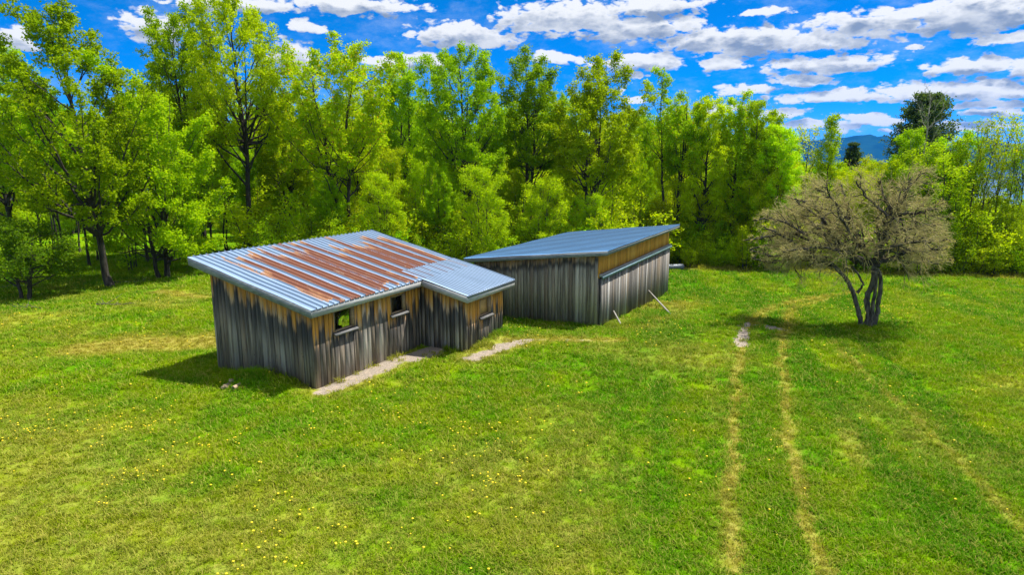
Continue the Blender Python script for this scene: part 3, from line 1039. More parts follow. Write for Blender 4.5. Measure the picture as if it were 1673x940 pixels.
def near_shed():
    z0 = hz(*H1)
    root = empty('timber_shed', (H1[0], H1[1], 0.0), SHED_ROT)
    tag(root, 'L-shaped weathered board shed under a rusted zinc roof, nearer of the two buildings', 'shed')
    zr = lambda y: 2.842 + 0.229 * y
    W, u1, d, u2 = 4.574, 5.853, 2.054, 8.823
    oL, oF, oB, oR = 0.386, 0.370, 0.597, 0.466
    top = lambda x, y: zr(y) - 0.15
    bot = lambda x, y: -0.12
    w1 = (0.93, 1.93, 1.70, 2.42)
    w2 = (3.92, 4.82, 1.66, 2.34)
    wall_boards('wall', M['wood_side'], root, (0, 0.03), (0, W), (-1, 0), top, bot, seed=1, width=0.2)
    wall_boards('wall', M['wood'], root, (-0.03, 0), (u1 - 0.03, 0), (0, -1), top, bot, holes=[w1_shift(w1, 0.03), w1_shift(w2, 0.03)], seed=2, width=0.225, gap=0.034)
    wall_boards('wall', M['wood_side'], root, (u1, -0.03), (u1, -d + 0.02), (-1, 0), top, bot, seed=3, width=0.2)
    w3 = (6.90, 7.80, 1.17, 1.86)
    wall_boards('wall', M['wood'], root, (u1 - 0.03, -d), (u2 + 0.03, -d), (0, -1), top, bot, holes=[w1_shift(w3, -(u1 - 0.03))], seed=4, width=0.205, gap=0.034)
    wall_boards('wall', M['wood_side'], root, (u2, -d + 0.03), (u2, W), (1, 0), top, bot, seed=5)
    rear = (4.60, 8.30, 0.02, 1.70)
    wall_boards('wall', M['wood_side'], root, (0.03, W), (u2 - 0.03, W), (0, 1), top, bot, holes=[w1_shift(rear, -0.03)], seed=6)
    window(root, *w1, 0.0)
    window(root, *w2, 0.0)
    window(root, *w3, -d, glass=False, pane_mat=M['ply'], right=0.17)
    window(root, *rear, W, rear=True)
    # boarded floor inside
    A = Acc()
    A.box((0.06, 0.06, -0.10), (u2 - 0.06, W - 0.06, -0.02))
    A.build('floor', M['dark'], root)
    # roof
    rf = Acc()
    slab_roof(rf, -oL + 0.035, u2 + oR - 0.035, -oF + 0.035, W + oB - 0.035, zr, 0.030, 0.10)
    slab_roof(rf, u1 - oL + 0.035, u2 + oR - 0.035, -d - oF + 0.035, -oF + 0.034, zr, 0.030, 0.10)
    roof = rf.build('roof', M['dark'], root)
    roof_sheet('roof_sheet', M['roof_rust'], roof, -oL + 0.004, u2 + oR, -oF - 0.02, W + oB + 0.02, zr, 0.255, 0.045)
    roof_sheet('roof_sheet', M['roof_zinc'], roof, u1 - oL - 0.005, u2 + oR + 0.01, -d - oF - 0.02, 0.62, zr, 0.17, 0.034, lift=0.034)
    for (a, b, out, h, m) in (((-oL, W + oB), (-oL, -oF), (1, 0), 0.27, 'fascia_old'), ((-oL + 0.033, -oF), (u1 - oL, -oF), (0, 1), 0.26, 'fascia'),
                              ((u1 - oL, -oF - 0.002), (u1 - oL, -d - oF), (1, 0), 0.26, 'fascia'), ((u1 - oL + 0.034, -d - oF), (u2 + oR, -d - oF), (0, 1), 0.25, 'fascia'),
                              ((u2 + oR, -d - oF + 0.033), (u2 + oR, W + oB), (-1, 0), 0.21, 'fascia_old'), ((-oL + 0.034, W + oB), (u2 + oR - 0.034, W + oB), (0, -1), 0.21, 'fascia_old')):
        A = Acc()
        fascia(A, (a, b), zr, h, out)
        A.build('fascia', M[m], roof)
    A = Acc()
    A.beam((u1 - oL, -d - oF - 0.012, zr(-d - oF) - 0.01), (u2 + oR + 0.01, -d - oF - 0.012, zr(-d - oF) - 0.01), 0.02, 0.085)
    A.build('flashing', M['flashing'], roof)
    for y in (W - 0.12, 0.2):
        A = Acc()
        A.beam((-oL + 0.06, y, zr(y) - 0.20), (0.4, y, zr(y) - 0.20), 0.14, 0.18)
        A.build('rafter_end', M['dark'], roof)


def w1_shift(h, s):
    return (h[0] + s, h[1] + s, h[2], h[3])


near_shed()


def far_shed():
    root = empty('board_barn', (H2[0], H2[1], 0.0), SHED_ROT)
    tag(root, 'grey board barn with bluish lean-to roof and wide sliding doors, behind the rusted shed', 'barn')
    zr = lambda y: 3.406 - 0.116 * y
    u3, W = 12.144, 6.329
    oL, oF, oB, oR = 0.389, 0.536, 0.385, 0.399
    top = lambda x, y: zr(y) - 0.14
    gb = lambda x, y: -0.08 - 0.068 * max(0.0, x) - 0.02
    wall_boards('wall', M['wood_barn'], root, (0, 0.0), (0, W), (-1, 0), top, lambda x, y: -0.12, seed=11, width=0.17, gap=0.016)
    wall_boards('wall', M['wood_side'], root, (u3, 0.03), (u3, W), (1, 0), top, lambda x, y: -1.0, seed=12)
    wall_boards('wall', M['wood_side'], root, (0.03, W), (u3 - 0.03, W), (0, 1), top, gb, seed=13)
    # front: backing wall, golden boards above the track
    wall_boards('wall', M['wood_gold'], root, (-0.028, 0), (u3 + 0.028, 0), (0, -1), top, lambda x, y: 2.20, seed=14, width=0.24, gap=0.02)
    for x in (0.0, u3 - 0.16):
        A = Acc('sx', 'zz', 'td', 'br')
        A.box((x - 0.028, -0.03, gb(x, 0)), (x + 0.15, 0.05, 2.19), sx=x * 3, zz=0.4, td=4.0, br=0.3)
        A.build('post', M['wood_side'], root)
    A = Acc()
    A.box((0.16, 0.0, -0.9), (u3 - 0.17, 0.05, 2.19))
    A.build('wall_backing', M['dark'], root)
    split = 5.9
    for (a, b_, sd, y) in ((0.10, split - 0.02, 15, -0.10), (split + 0.02, u3 - 0.05, 16, -0.102)):
        wall_boards('door', M['wood_door'], root, (a, y), (b_, y), (0, -1), lambda x, y: 2.14, lambda x, y: -0.02 - 0.066 * x, seed=sd, width=0.21, gap=0.010, eave=lambda x, y: 9.0)
    A = Acc()
    A.box((split - 0.018, -0.15, -0.42), (split + 0.018, -0.10, 2.13))
    A.build('door_edge', M['frame'], root)
    # sliding track: hood board above, rail below
    A = Acc()
    A.box((0.0, -0.22, 2.215), (u3 + 0.02, -0.04, 2.245))
    A.box((0.0, -0.235, 2.13), (u3 + 0.02, -0.205, 2.245))
    A.build('door_track', M['track'], root)
    A = Acc()
    A.box((0.0, -0.17, 2.25), (u3 + 0.02, -0.032, 2.33))
    A.build('track_hood', M['pole'], root)
    rf = Acc()
    slab_roof(rf, -oL + 0.035, u3 + oR - 0.035, -oF + 0.035, W + oB - 0.035, zr, 0.03, 0.10)
    roof = rf.build('roof', M['dark'], root)
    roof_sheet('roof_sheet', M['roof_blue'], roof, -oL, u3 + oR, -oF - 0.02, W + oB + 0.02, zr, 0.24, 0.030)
    for (a, b, out, h) in (((-oL, W + oB), (-oL, -oF), (1, 0), 0.21), ((-oL + 0.033, -oF), (u3 + oR, -oF), (0, 1), 0.20), ((u3 + oR, -oF + 0.034), (u3 + oR, W + oB), (-1, 0), 0.2), ((-oL + 0.034, W + oB), (u3 + oR - 0.034, W + oB), (0, -1), 0.2)):
        A = Acc()
        fascia(A, (a, b), zr, h, out)
        A.build('fascia', M['fascia_old'], roof)


far_shed()


def prop_poles():
    for (sx, sz, gx, gy, lab) in ((1.86, 0.30, 0.69, -0.96, 'short weathered wooden prop leaning on the nearer sliding door of the barn'),
                                  (7.79, 0.22, 4.70, -2.20, 'longer weathered wooden prop leaning on the farther sliding door of the barn')):
        a = H2 + U * sx + V * -0.135
        b = H2 + U * gx + V * gy
        # the pole drops from the door to the grass
        A = Acc()
        zb = hz(*b) - 0.04
        A.tube([(b[0], b[1], zb), ((a[0] + b[0]) / 2, (a[1] + b[1]) / 2, (zb + sz) / 2 - 0.01), (a[0], a[1], sz)], [0.045, 0.043, 0.04], 6)
        o = A.build('prop_pole', M['pole'], None, smooth=True)
        tag(o, lab, 'prop pole', 'poles propping the barn doors')


prop_poles()


# ------------------------------------------------------------------ trees
def unit(v):
    return v / (np.linalg.norm(v) + 1e-9)


def leaves(A, centres, spread, n, size, rng, flat=0.6, fold=0.35):
    """n leaves about each centre, diamond blades lying at all tilts"""
    c = np.repeat(np.asarray(centres), n, 0)
    k = len(c)
    p = c + rng.normal(0, 1, (k, 3)) * spread * np.array([1.0, 1.0, 0.62])
    nr = rng.normal(0, 1, (k, 3)) + np.array([0, 0, flat])
    nr /= np.linalg.norm(nr, axis=1, keepdims=True)
    t = np.cross(nr, rng.normal(0, 1, (k, 3)))
    t /= np.linalg.norm(t, axis=1, keepdims=True) + 1e-9
    b = np.cross(nr, t)
    L = size * rng.uniform(0.65, 1.35, (k, 1))
    Wd = L * rng.uniform(0.45, 0.7, (k, 1)) * 0.5
    v = np.stack([p - t * L * 0.5, p + b * Wd + nr * Wd * fold, p + t * L * 0.5, p - b * Wd + nr * Wd * fold], 1).reshape(-1, 3)
    f = np.arange(k * 4).reshape(-1, 4)
    val = np.clip(np.repeat(np.clip(rng.normal(0.5, 0.22, k), 0, 1), 4), 0, 1)
    A.add(v, f, v=val)


def bez(p0, p1, p2, n):
    t = np.linspace(0, 1, n)[:, None]
    return p0 * (1 - t) ** 2 + p1 * 2 * t * (1 - t) + p2 * t ** 2


def broadleaf(seed, H=17.0, Rm=4.2, base=0.25, limbs=46, shape='oval', leaf=0.18, per=13, subs=7, clumps=4, spread=0.175, stems=1, lean=0.0, rt=0.0135, steep=1.45, droop=0.0, sparse=1.0):
    """one tree as two meshes: trunk with limbs and twigs, and crown leaves"""
    rng = np.random.default_rng(seed)
    T = Acc(); L = Acc('v')
    z0 = H * base
    cents = []

    def env(t):
        if shape == 'oval':
            return np.clip(np.sin(math.pi * np.clip(t * 0.82 + 0.14, 0, 1)) ** 0.5, 0.12, 1)
        if shape == 'round':
            return np.clip(np.sin(math.pi * np.clip(t * 0.72 + 0.22, 0, 1)) ** 0.5, 0.12, 1)
        if shape == 'vase':
            return np.clip(0.3 + 0.7 * t, 0, 1) * np.clip((1.02 - t) * 5, 0.05, 1) ** 0.6
        return np.clip((1 - t) ** 0.75 + 0.06, 0, 1)          # cone
    for s in range(stems):
        n = 16
        tt = np.linspace(0, 1, n)
        wob = np.cumsum(rng.normal(0, 0.10, (n, 2)), 0) * (H / 17)
        wob -= np.linspace(0, 1, n)[:, None] * wob[-1] * 0.6
        az = rng.uniform(0, 6.28) + s * 6.28 / max(1, stems)
        out = (0.0 if stems == 1 else Rm * 0.30)
        Hs = H * (1.0 if s == 0 else rng.uniform(0.8, 0.97))
        bx, by = (0, 0) if stems == 1 else (0.25 * math.cos(az), 0.25 * math.sin(az))
        tp = np.stack([bx + wob[:, 0] + out * math.cos(az) * tt ** 0.9 + lean * tt, by + wob[:, 1] + out * math.sin(az) * tt ** 0.9, tt * Hs * 0.965 - 0.25 * (1 - tt)], -1)
        tp[0, :2] = (bx, by)
        r0 = H * rt * (1.0 if stems == 1 else 0.72)
        tr = r0 * ((1 - tt) ** 0.85 * 0.94 + 0.06)
        tr[0] *= 1.45
        T.tube(tp, tr, 7)
        nl = int(limbs / stems)
        for i in range(nl):
            t_end = (i + rng.uniform(0, 1)) / nl
            z_end = z0 + (Hs - z0) * t_end
            az2 = i * 2.39996 + rng.normal(0, 0.35)
            rad = Rm * float(env(t_end)) * rng.uniform(0.62, 1.08) / (1.0 if stems == 1 else 1.22)
            zs = z_end - rad * rng.uniform(steep * 0.6, steep * 1.35)
            zs = min(zs if zs > z0 * 0.9 else rng.uniform(z0 * 0.62, z0 * 1.30), Hs * 0.93, z_end - 0.15)
            k = zs / (Hs * 0.965)
            p0 = np.array([np.interp(k, tt, tp[:, j]) for j in range(3)])
            kk = min(1, z_end / (Hs * 0.965))
            ax = np.array([np.interp(kk, tt, tp[:, j]) for j in range(3)])
            p2 = np.array([ax[0] + rad * math.cos(az2), ax[1] + rad * math.sin(az2), z_end - droop * rad])
            p1 = p0 * 0.5 + p2 * 0.5 + np.array([math.cos(az2), math.sin(az2), -0.55]) * rad * 0.16 + rng.normal(0, 0.12, 3)
            if droop: p1[2] += rad * 0.35
            pts = bez(p0, p1, p2, 8)
            pts[1:-1] += rng.normal(0, 0.05, (6, 3))
            rl = max(0.020, float(np.interp(k, tt, tr)) * rng.uniform(0.38, 0.62))
            T.tube(pts, np.linspace(rl, 0.010, 8), 5)
            ln = np.linalg.norm(p2 - p0)
            ns = max(3, int(subs * min(1.25, 0.5 + ln / Rm * 0.6)))
            for j in range(ns):
                f = 0.40 + 0.60 * (j + rng.uniform(0, 1)) / ns
                q0 = np.array([np.interp(f, np.linspace(0, 1, 8), pts[:, a]) for a in range(3)])
                dr = unit(pts[min(7, int(f * 7) + 1)] - pts[int(f * 7) - 1 if f * 7 >= 1 else 0])
                side = unit(np.cross(dr, rng.normal(0, 1, 3)))
                dd = unit(dr * rng.uniform(0.5, 1.0) + side * rng.uniform(0.5, 1.0) + np.array([0, 0, 0.30 - droop * 0.5]))
                sl = (0.42 + 0.24 * ln * (1.15 - f)) * rng.uniform(0.7, 1.25)
                q2 = q0 + dd * sl
                q1 = (q0 + q2) / 2 + rng.normal(0, 0.06, 3) * sl
                sp = bez(q0, q1, q2, 4)
                T.tube(sp, np.linspace(max(0.011, rl * 0.32), 0.006, 4), 3)
                for c in range(clumps):
                    if rng.random() > sparse: continue
                    g = 0.35 + 0.7 * (c + rng.uniform(0, 1)) / clumps
                    cents.append(q0 + (q2 - q0) * g + rng.normal(0, 0.10, 3))
            if rng.random() < sparse:
                cents.append(p2)
        cents.append(tp[-1]); cents.append(tp[-2])
    leaves(L, cents, spread, per, leaf, rng)
    return T, L


def conifer(seed, H, Rm, base=0.12, whorls=26, pine=False):
    rng = np.random.default_rng(seed)
    T = Acc(); L = Acc('v')
    tt = np.linspace(0, 1, 10)
    tp = np.stack([rng.normal(0, 0.05, 10), rng.normal(0, 0.05, 10), tt * H], -1)
    T.tube(tp, H * 0.013 * ((1 - tt) * 0.95 + 0.05), 7)
    cents = []
    for w in range(whorls):
        t = (w + rng.uniform(0, .6)) / whorls
        z = H * (base + (1 - base) * t)
        r = Rm * (((1 - t) ** 0.48 if pine else (1 - t) ** 0.9) + 0.05)
        for k in range(7):
            az = k * 6.283 / 7 + rng.uniform(0, 6.28)
            rr = r * rng.uniform(0.6, 1.1)
            p0 = np.array([0, 0, z]); p2 = np.array([math.cos(az) * rr, math.sin(az) * rr, z + (rr * 0.25 if pine else -rr * 0.22)])
            p1 = (p0 + p2) / 2 + np.array([0, 0, rr * (-0.08 if pine else 0.15)])
            pts = bez(p0, p1, p2, 5)
            T.tube(pts, np.linspace(0.035, 0.008, 5), 4)
            for g in np.linspace(0.25, 1.0, 9):
                q = p0 + (p2 - p0) * g
                q = q + (pts[2] - (p0 + p2) / 2) * 4 * g * (1 - g)
                for s in range(3):
                    cents.append(q + rng.normal(0, 0.22 * (0.6 + rr / Rm), 3) * np.array([1, 1, 0.5]))
    leaves(L, cents, 0.17 if pine else 0.14, 9, 0.20, rng, flat=0.2)
    return T, L


def bush(seed, H=4.0, Rm=1.7, stems=9, leaf=0.13, per=9):
    rng = np.random.default_rng(seed)
    T = Acc(); L = Acc('v')
    cents = []
    for s in range(stems):
        az = rng.uniform(0, 6.28); rad = Rm * math.sqrt(rng.uniform(0, 1)); hh = H * rng.uniform(0.55, 1.0) * (1 - 0.3 * (rad / Rm) ** 2)
        b0 = np.array([math.cos(az) * rad * 0.35, math.sin(az) * rad * 0.35, -0.1])
        p2 = np.array([math.cos(az) * rad, math.sin(az) * rad, hh])
        pts = bez(b0, (b0 + p2) / 2 + rng.normal(0, 0.2, 3), p2, 8)
        T.tube(pts, np.linspace(0.03 * H / 4 + 0.008, 0.006, 8), 5)
        for j in range(13):
            f = 0.12 + 0.88 * (j + rng.uniform(0, 1)) / 13
            q0 = np.array([np.interp(f, np.linspace(0, 1, 8), pts[:, a]) for a in range(3)])
            dd = unit(rng.normal(0, 1, 3) * np.array([1, 1, .4]) + np.array([0, 0, .55]))
            q2 = q0 + dd * rng.uniform(0.4, 1.0) * (0.35 + 0.16 * H) * (1.1 - 0.55 * f)
            T.tube(np.array([q0, (q0 + q2) / 2 + rng.normal(0, .04, 3), q2]), [0.009, 0.007, 0.004], 3)
            for g in (0.35, 0.6, 0.8, 1.0):
                cents.append(q0 + (q2 - q0) * g + rng.normal(0, 0.06, 3))
    leaves(L, cents, 0.15, per, leaf, rng)
    return T, L


MESHES = {}


def proto(key, kind, leafmat, barkmat='bark', **kw):
    T, L = {'broad': broadleaf, 'con': conifer, 'bush': bush}[kind](**kw)
    MESHES[key] = (T.mesh('trunk', M[barkmat], True), L.mesh('crown', M[leafmat]), kw.get('H', 4.0))


proto('oval_a', 'broad', 'leaf_bright', seed=1, H=17, Rm=4.4, base=0.42, limbs=64, per=24)
proto('oval_b', 'broad', 'leaf_bright', seed=2, H=17, Rm=4.5, base=0.42, limbs=64, stems=2, per=24)
proto('oval_c', 'broad', 'leaf_green', seed=3, H=17, Rm=4.5, base=0.40, limbs=66, per=24)
proto('round_a', 'broad', 'leaf_tip', seed=4, H=17, Rm=4.8, base=0.42, limbs=62, shape='round', stems=2, per=24)
proto('round_b', 'broad', 'leaf_bright', seed=5, H=14, Rm=4.6, base=0.12, limbs=64, shape='round', stems=3, per=24)
proto('vase_a', 'broad', 'leaf_tip', seed=6, H=17, Rm=2.9, base=0.50, limbs=46, shape='round', stems=3, per=18, steep=2.2)
proto('tall_a', 'broad', 'leaf_bright', seed=7, H=19, Rm=4.2, base=0.45, limbs=60, stems=1, per=24, steep=1.6)
proto('tall_b', 'broad', 'leaf_green', seed=8, H=19, Rm=3.9, base=0.45, limbs=58, stems=2, per=24, steep=1.8)
proto('lean_a', 'broad', 'leaf_green', seed=9, H=17, Rm=4.4, base=0.26, limbs=56, lean=-1.6, per=24, steep=1.5)
proto('slim_a', 'broad', 'leaf_bright', seed=31, H=15, Rm=2.6, base=0.28, limbs=48, per=24, leaf=0.16, steep=1.4)
proto('slim_b', 'broad', 'leaf_green', seed=32, H=15, Rm=2.4, base=0.34, limbs=42, stems=2, per=24, leaf=0.16, steep=1.7)
proto('slim_c', 'broad', 'leaf_tip', seed=33, H=15, Rm=2.1, base=0.30, limbs=36, per=24, leaf=0.16, steep=1.9, subs=6)
proto('cone_a', 'broad', 'leaf_green', seed=10, H=12, Rm=2.2, base=0.14, limbs=44, shape='cone', per=11, leaf=0.17)
proto('thin_a', 'broad', 'leaf_yellow', seed=11, H=11, Rm=1.5, base=0.42, limbs=20, per=7, subs=5, leaf=0.15, steep=2.4, rt=0.0085, sparse=0.75)
proto('thin_b', 'broad', 'leaf_tip', seed=12, H=11, Rm=1.3, base=0.5, limbs=17, stems=2, per=7, subs=5, leaf=0.15, steep=2.4, rt=0.009, sparse=0.7)
proto('sap_a', 'broad', 'leaf_yellow', seed=13, H=9, Rm=2.4, base=0.12, limbs=40, per=18, leaf=0.13, spread=0.17)
proto('sap_b', 'broad', 'leaf_yellow', seed=14, H=9, Rm=2.7, base=0.10, limbs=44, stems=2, shape='round', per=18, leaf=0.13, spread=0.17)
proto('orchard', 'broad', 'leaf_deep', seed=15, H=4.6, Rm=2.6, base=0.30, limbs=40, shape='round', stems=3, per=12, leaf=0.13, spread=0.17, steep=0.5, rt=0.030, clumps=4)
proto('spruce', 'con', 'needle', 'bark_dark', seed=16, H=13, Rm=2.6)
proto('pine', 'con', 'needle', 'bark_dark', seed=17, H=14, Rm=4.3, base=0.08, whorls=38, pine=True)
proto('bush_a', 'bush', 'leaf_yellow', seed=21, H=4.0)
proto('bush_b', 'bush', 'leaf_bright', seed=22, H=4.0, Rm=2.0, stems=11)
proto('bush_c', 'bush', 'leaf_green', seed=23, H=4.0, Rm=1.5, stems=8)
proto('bush_d', 'bush', 'leaf_yellow', seed=24, H=5.0, Rm=1.2, stems=6)


def plant(key, name, x, y, h, wscale=1.0, rz=None, label=None, cat='tree', group=None, rng=random.Random(77)):
    tm, lm, H = MESHES[key]
    root = empty(name, (x, y, hz(x, y)), rng.uniform(0, 6.28) if rz is None else rz)
    s = h / H
    root.scale = (s * wscale, s * wscale, s)
    for nm, me in (('trunk', tm), ('crown', lm)):
        o = bpy.data.objects.new(nm, me)
        C.objects.link(o)
        o.parent = root
    tag(root, label, cat, group)
    return root


EDGE = 'trees along the front of the wood'
# column, depth, row of the tip, kind, width factor, turn, label
front = [
    (28, 45, 66, 'oval_c', 1.0, None, 'broad leafy tree cut by the left border of the picture'),
    (183, 38.5, 2, 'lean_a', 1.02, 0.0, 'tall dark-trunked tree leaning left over the field, foremost tall tree on the left'),
    (268, 42, 92, 'round_b', 0.98, 0.4, 'low-branched bushy yellow-green tree beside the rusted roof corner, right of the leaning trunk'),
    (338, 53, 8, 'tall_b', 0.88, None, 'tall open-topped tree left of the highest crown behind the shed'),
    (412, 50, -10, 'tall_a', 0.90, 1.0, 'tree with the highest crown, its bare double trunk standing just behind the rusted roof'),
    (470, 56, 150, 'oval_b', 1.0, None, 'middle-sized leafy tree in the dip left of the round orange-tipped crown'),
    (563, 50, 60, 'round_a', 1.05, 0.6, 'round-crowned tree with orange-tinged leaf tips above the rusted roof'),
    (668, 62, 86, 'slim_b', 1.0, None, 'narrow green tree top between the round crown and the tree above the roof corner'),
    (757, 53, 78, 'oval_c', 0.92, 2.0, 'straight-trunked tree standing above the end of the rusted roof'),
    (858, 55, 78, 'tall_b', 1.0, 0.3, 'tree with a long dark trunk rising behind the low edge of the barn roof'),
    (952, 53, 94, 'oval_b', 1.05, 1.2, 'full twin-stemmed tree behind the middle of the barn roof'),
    (1090, 55, 112, 'vase_a', 0.95, 0.0, 'tree with a small high orange-tipped crown on bare steep stems right of the barn'),
    (1142, 54, 166, 'slim_a', 1.0, None, 'slim leafy tree right beside the high-crowned bare-stemmed tree'),
    (1192, 54, 156, 'slim_c', 1.0, None, 'sparse tree with a dry tip left of a similar forked tree'),
    (1229, 53.5, 162, 'slim_b', 1.0, None, 'forked open tree between the sparse dry-tipped tree and the grey bare tree'),
    (1262, 52, 208, 'slim_a', 1.1, None, 'short bright tree just above the left side of the bare tree'),
    (1302, 55, 204, 'thin_a', 1.1, None, 'thin airy tree before the far blue hill, left of the narrow cone-shaped tree'),
    (1340, 54, 188, 'cone_a', 0.80, None, 'narrow cone-shaped green tree standing out against the far hill'),
    (1415, 56, 262, 'sap_a', 1.0, None, 'low rounded tree behind the top of the bare tree'),
    (1440, 53, 255, 'sap_b', 0.9, None, 'low yellow-green tree left below the dark pine'),
    (1462, 53, 214, 'slim_a', 1.0, None, 'leafy green tree filling the gap left of the dark pine'),
    (1540, 51.5, 212, 'slim_b', 1.05, None, 'leafy green tree right of the dark pine, before the thin open trees'),
    (1515, 49.5, 232, 'sap_a', 1.25, 0.5, 'bright yellow-green tree standing in front of the dark pine'),
    (1565, 49, 188, 'thin_b', 1.0, 0.4, 'leftmost of the thin open trees before the lake'),
    (1592, 48.5, 206, 'thin_a', 0.8, None, 'second thin open tree from the left before the lake'),
    (1616, 50, 184, 'thin_a', 1.0, 1.4, 'third thin open tree from the left before the lake'),
    (1634, 48.5, 200, 'thin_b', 0.8, None, 'slender sparse tree fourth from the left before the lake'),
    (1658, 49, 180, 'thin_b', 1.1, 2.2, 'rightmost thin open tree before the lake at the picture border'),
]
for (px, Y, ty, key, ws, rz, lab) in front:
    x, y = atdepth(px, Y)
    plant(key, 'broadleaf_tree', x, y, top_height(x, y, ty), ws, rz, lab, 'tree', EDGE)

x, y = at(38, 490)
plant('orchard', 'orchard_tree', x, y, top_height(x, y, 352), 1.05, 0.7, 'small spreading dark-leaved orchard tree with a gnarled trunk on the left field edge', 'tree')
x, y = atdepth(1380, 92)
plant('spruce', 'spruce_tree', x, y, top_height(x, y, 233), 1.3, None, 'small dark spruce top in front of the far blue hill', 'conifer')
x, y = atdepth(1490, 62)
plant('pine', 'pine_tree', x, y, top_height(x, y, 154), 1.0, None, 'big dark pine rising behind the bare tree', 'conifer')

# the wood behind and between: rows of trees that nothing tells apart
rng = random.Random(11)
WOOD = 'trees filling the wood'
WLAB = 'leafy green tree in the crowded rows behind the front of the wood'
fill = ['oval_a', 'oval_b', 'oval_c', 'tall_a', 'tall_b', 'round_b', 'sap_b']
for row, (Y0, step, tlo, thi) in enumerate(((60, 66, 150, 215), (70, 60, 140, 205), (84, 54, 140, 200), (102, 50, 145, 200))):
    px = -230 + row * 21
    while px < 1250:
        if Y0 < 80 and 20 < px < 1080:
            px += step
            continue
        k = sstep(980, 1250, px)
        ty = rng.uniform(tlo, thi) + 55 * float(k)
        x, y = atdepth(px + rng.uniform(-18, 18), Y0 + rng.uniform(-4, 4))
        h = top_height(x, y, ty)
        plant(rng.choice(fill), 'broadleaf_tree', x, y, h, rng.uniform(0.85, 1.1) * 16 / max(h, 12), None, WLAB, 'tree', WOOD, rng)
        px += step * rng.uniform(0.8, 1.2)
# lower growth on the right, kept under the hill line
for (Y0, step, tlo, thi) in ((55, 46, 262, 300), (66, 44, 262, 292), (80, 44, 265, 290)):
    px = 1235
    while px < 1545:
        x, y = atdepth(px, Y0 + rng.uniform(-3, 3))
        plant(rng.choice(['sap_a', 'sap_b', 'oval_c']), 'broadleaf_tree', x, y, top_height(x, y, rng.uniform(tlo, thi)), rng.uniform(.95, 1.2), None, WLAB, 'tree', WOOD, rng)
        px += step * rng.uniform(0.8, 1.2)
# middle storey, saplings between the front trees and the bushes
SAPL = 'saplings under the front trees'
SLAB_ = 'bright young sapling among the undergrowth below the taller trees'
for (Y0, p0, p1, step, tlo, thi) in ((48.3, 430, 1030, 92, 262, 330), (54.5, 1090, 1240, 46, 275, 330), (58, 420, 1200, 46, 200, 275), (66, 420, 1150, 46, 175, 250), (74, 430, 1100, 50, 160, 230), (74, 0, 430, 60, 200, 280)):
    px = p0
    while px < p1:
        x, y = atdepth(px + rng.uniform(-12, 12), Y0 + rng.uniform(-1.5, 1.5))
        h = top_height(x, y, rng.uniform(tlo, thi) + 40 * float(sstep(1050, 1250, px)))
        key = rng.choice(['sap_a', 'sap_b', 'oval_b', 'oval_a', 'sap_b'])
        plant(key, 'sapling_tree', x, y, h, rng.uniform(0.8, 1.05) * (1.0 if h < 11 else 0.85), None, SLAB_, 'tree', SAPL, rng)
        px += step * rng.uniform(0.75, 1.25)
for (Y0, step, tlo, thi) in ((50, 34, 325, 350), (64, 32, 316, 332), (95, 24, 310, 325)):
    px = 1548
    while px < 1750:
        x, y = atdepth(px, Y0 + rng.uniform(-2, 2))
        plant(rng.choice(['sap_a', 'sap_b', 'bush_b']), 'broadleaf_tree', x, y, top_height(x, y, rng.uniform(tlo, thi)), rng.uniform(1.0, 1.3), None, WLAB, 'tree', WOOD, rng)
        px += step * rng.uniform(0.8, 1.2)
# slim bare trunks standing in the wood on the left
for px in (70, 88, 105, 128, 150, 160, 205, 214, 226, 244, 262, 276, 290, 300, 316, 330, 352, 368):
    x, y = atdepth(px + rng.uniform(-5, 5), rng.uniform(43, 58))
    plant(rng.choice(['tall_a', 'tall_b', 'thin_b']), 'young_tree', x, y, rng.uniform(9, 13), 0.7, None, 'slim dark young trunk standing among others at the left of the wood', 'tree', 'slim trunks in the wood on the left', rng)
# undergrowth along the foot of the wood
BUSH = 'bushes along the foot of the wood'
for (Y0, p0, p1, step, hlo, hhi) in ((51.2, 1122, 1225, 22, 1.6, 3.6), (52.6, 1090, 1240, 26, 3.0, 5.5), (46.5, 430, 830, 30, 2.6, 5.0), (49.5, 420, 1060, 32, 3.5, 6.5), (54.0, 1040, 1150, 28, 3.5, 6.5), (60, 60, 330, 52, 1.0, 2.2),
                                   (46.6, 1500, 1740, 27, 2.0, 4.2), (48.2, 1440, 1740, 27, 3.0, 5.6), (49.4, 1225, 1450, 28, 2.0, 4.5), (51.2, 1220, 1480, 30, 3.0, 6.0), (53, 1530, 1730, 34, 3.0, 5.0), (62, 1530, 1740, 36, 3.5, 5.0), (75, 1530, 1740, 34, 3.5, 5.5), (92, 1530, 1740, 30, 4, 6),
                                   (72, -20, 420, 34, 2.0, 4.5), (80, -60, 430, 30, 3, 6.5), (96, -80, 430, 34, 5, 9)):
    px = p0
    while px < p1:
        x, y = atdepth(px + rng.uniform(-8, 8), Y0 + rng.uniform(-0.8, 0.8))
        plant(rng.choice(['bush_a', 'bush_b', 'bush_c', 'bush_d', 'bush_b']), 'leafy_bush', x, y, rng.uniform(hlo, hhi), rng.uniform(0.85, 1.25), None,
              'leafy yellow-green bush in the undergrowth along the foot of the wood', 'bush', BUSH, rng)
        px += step * rng.uniform(0.75, 1.25)


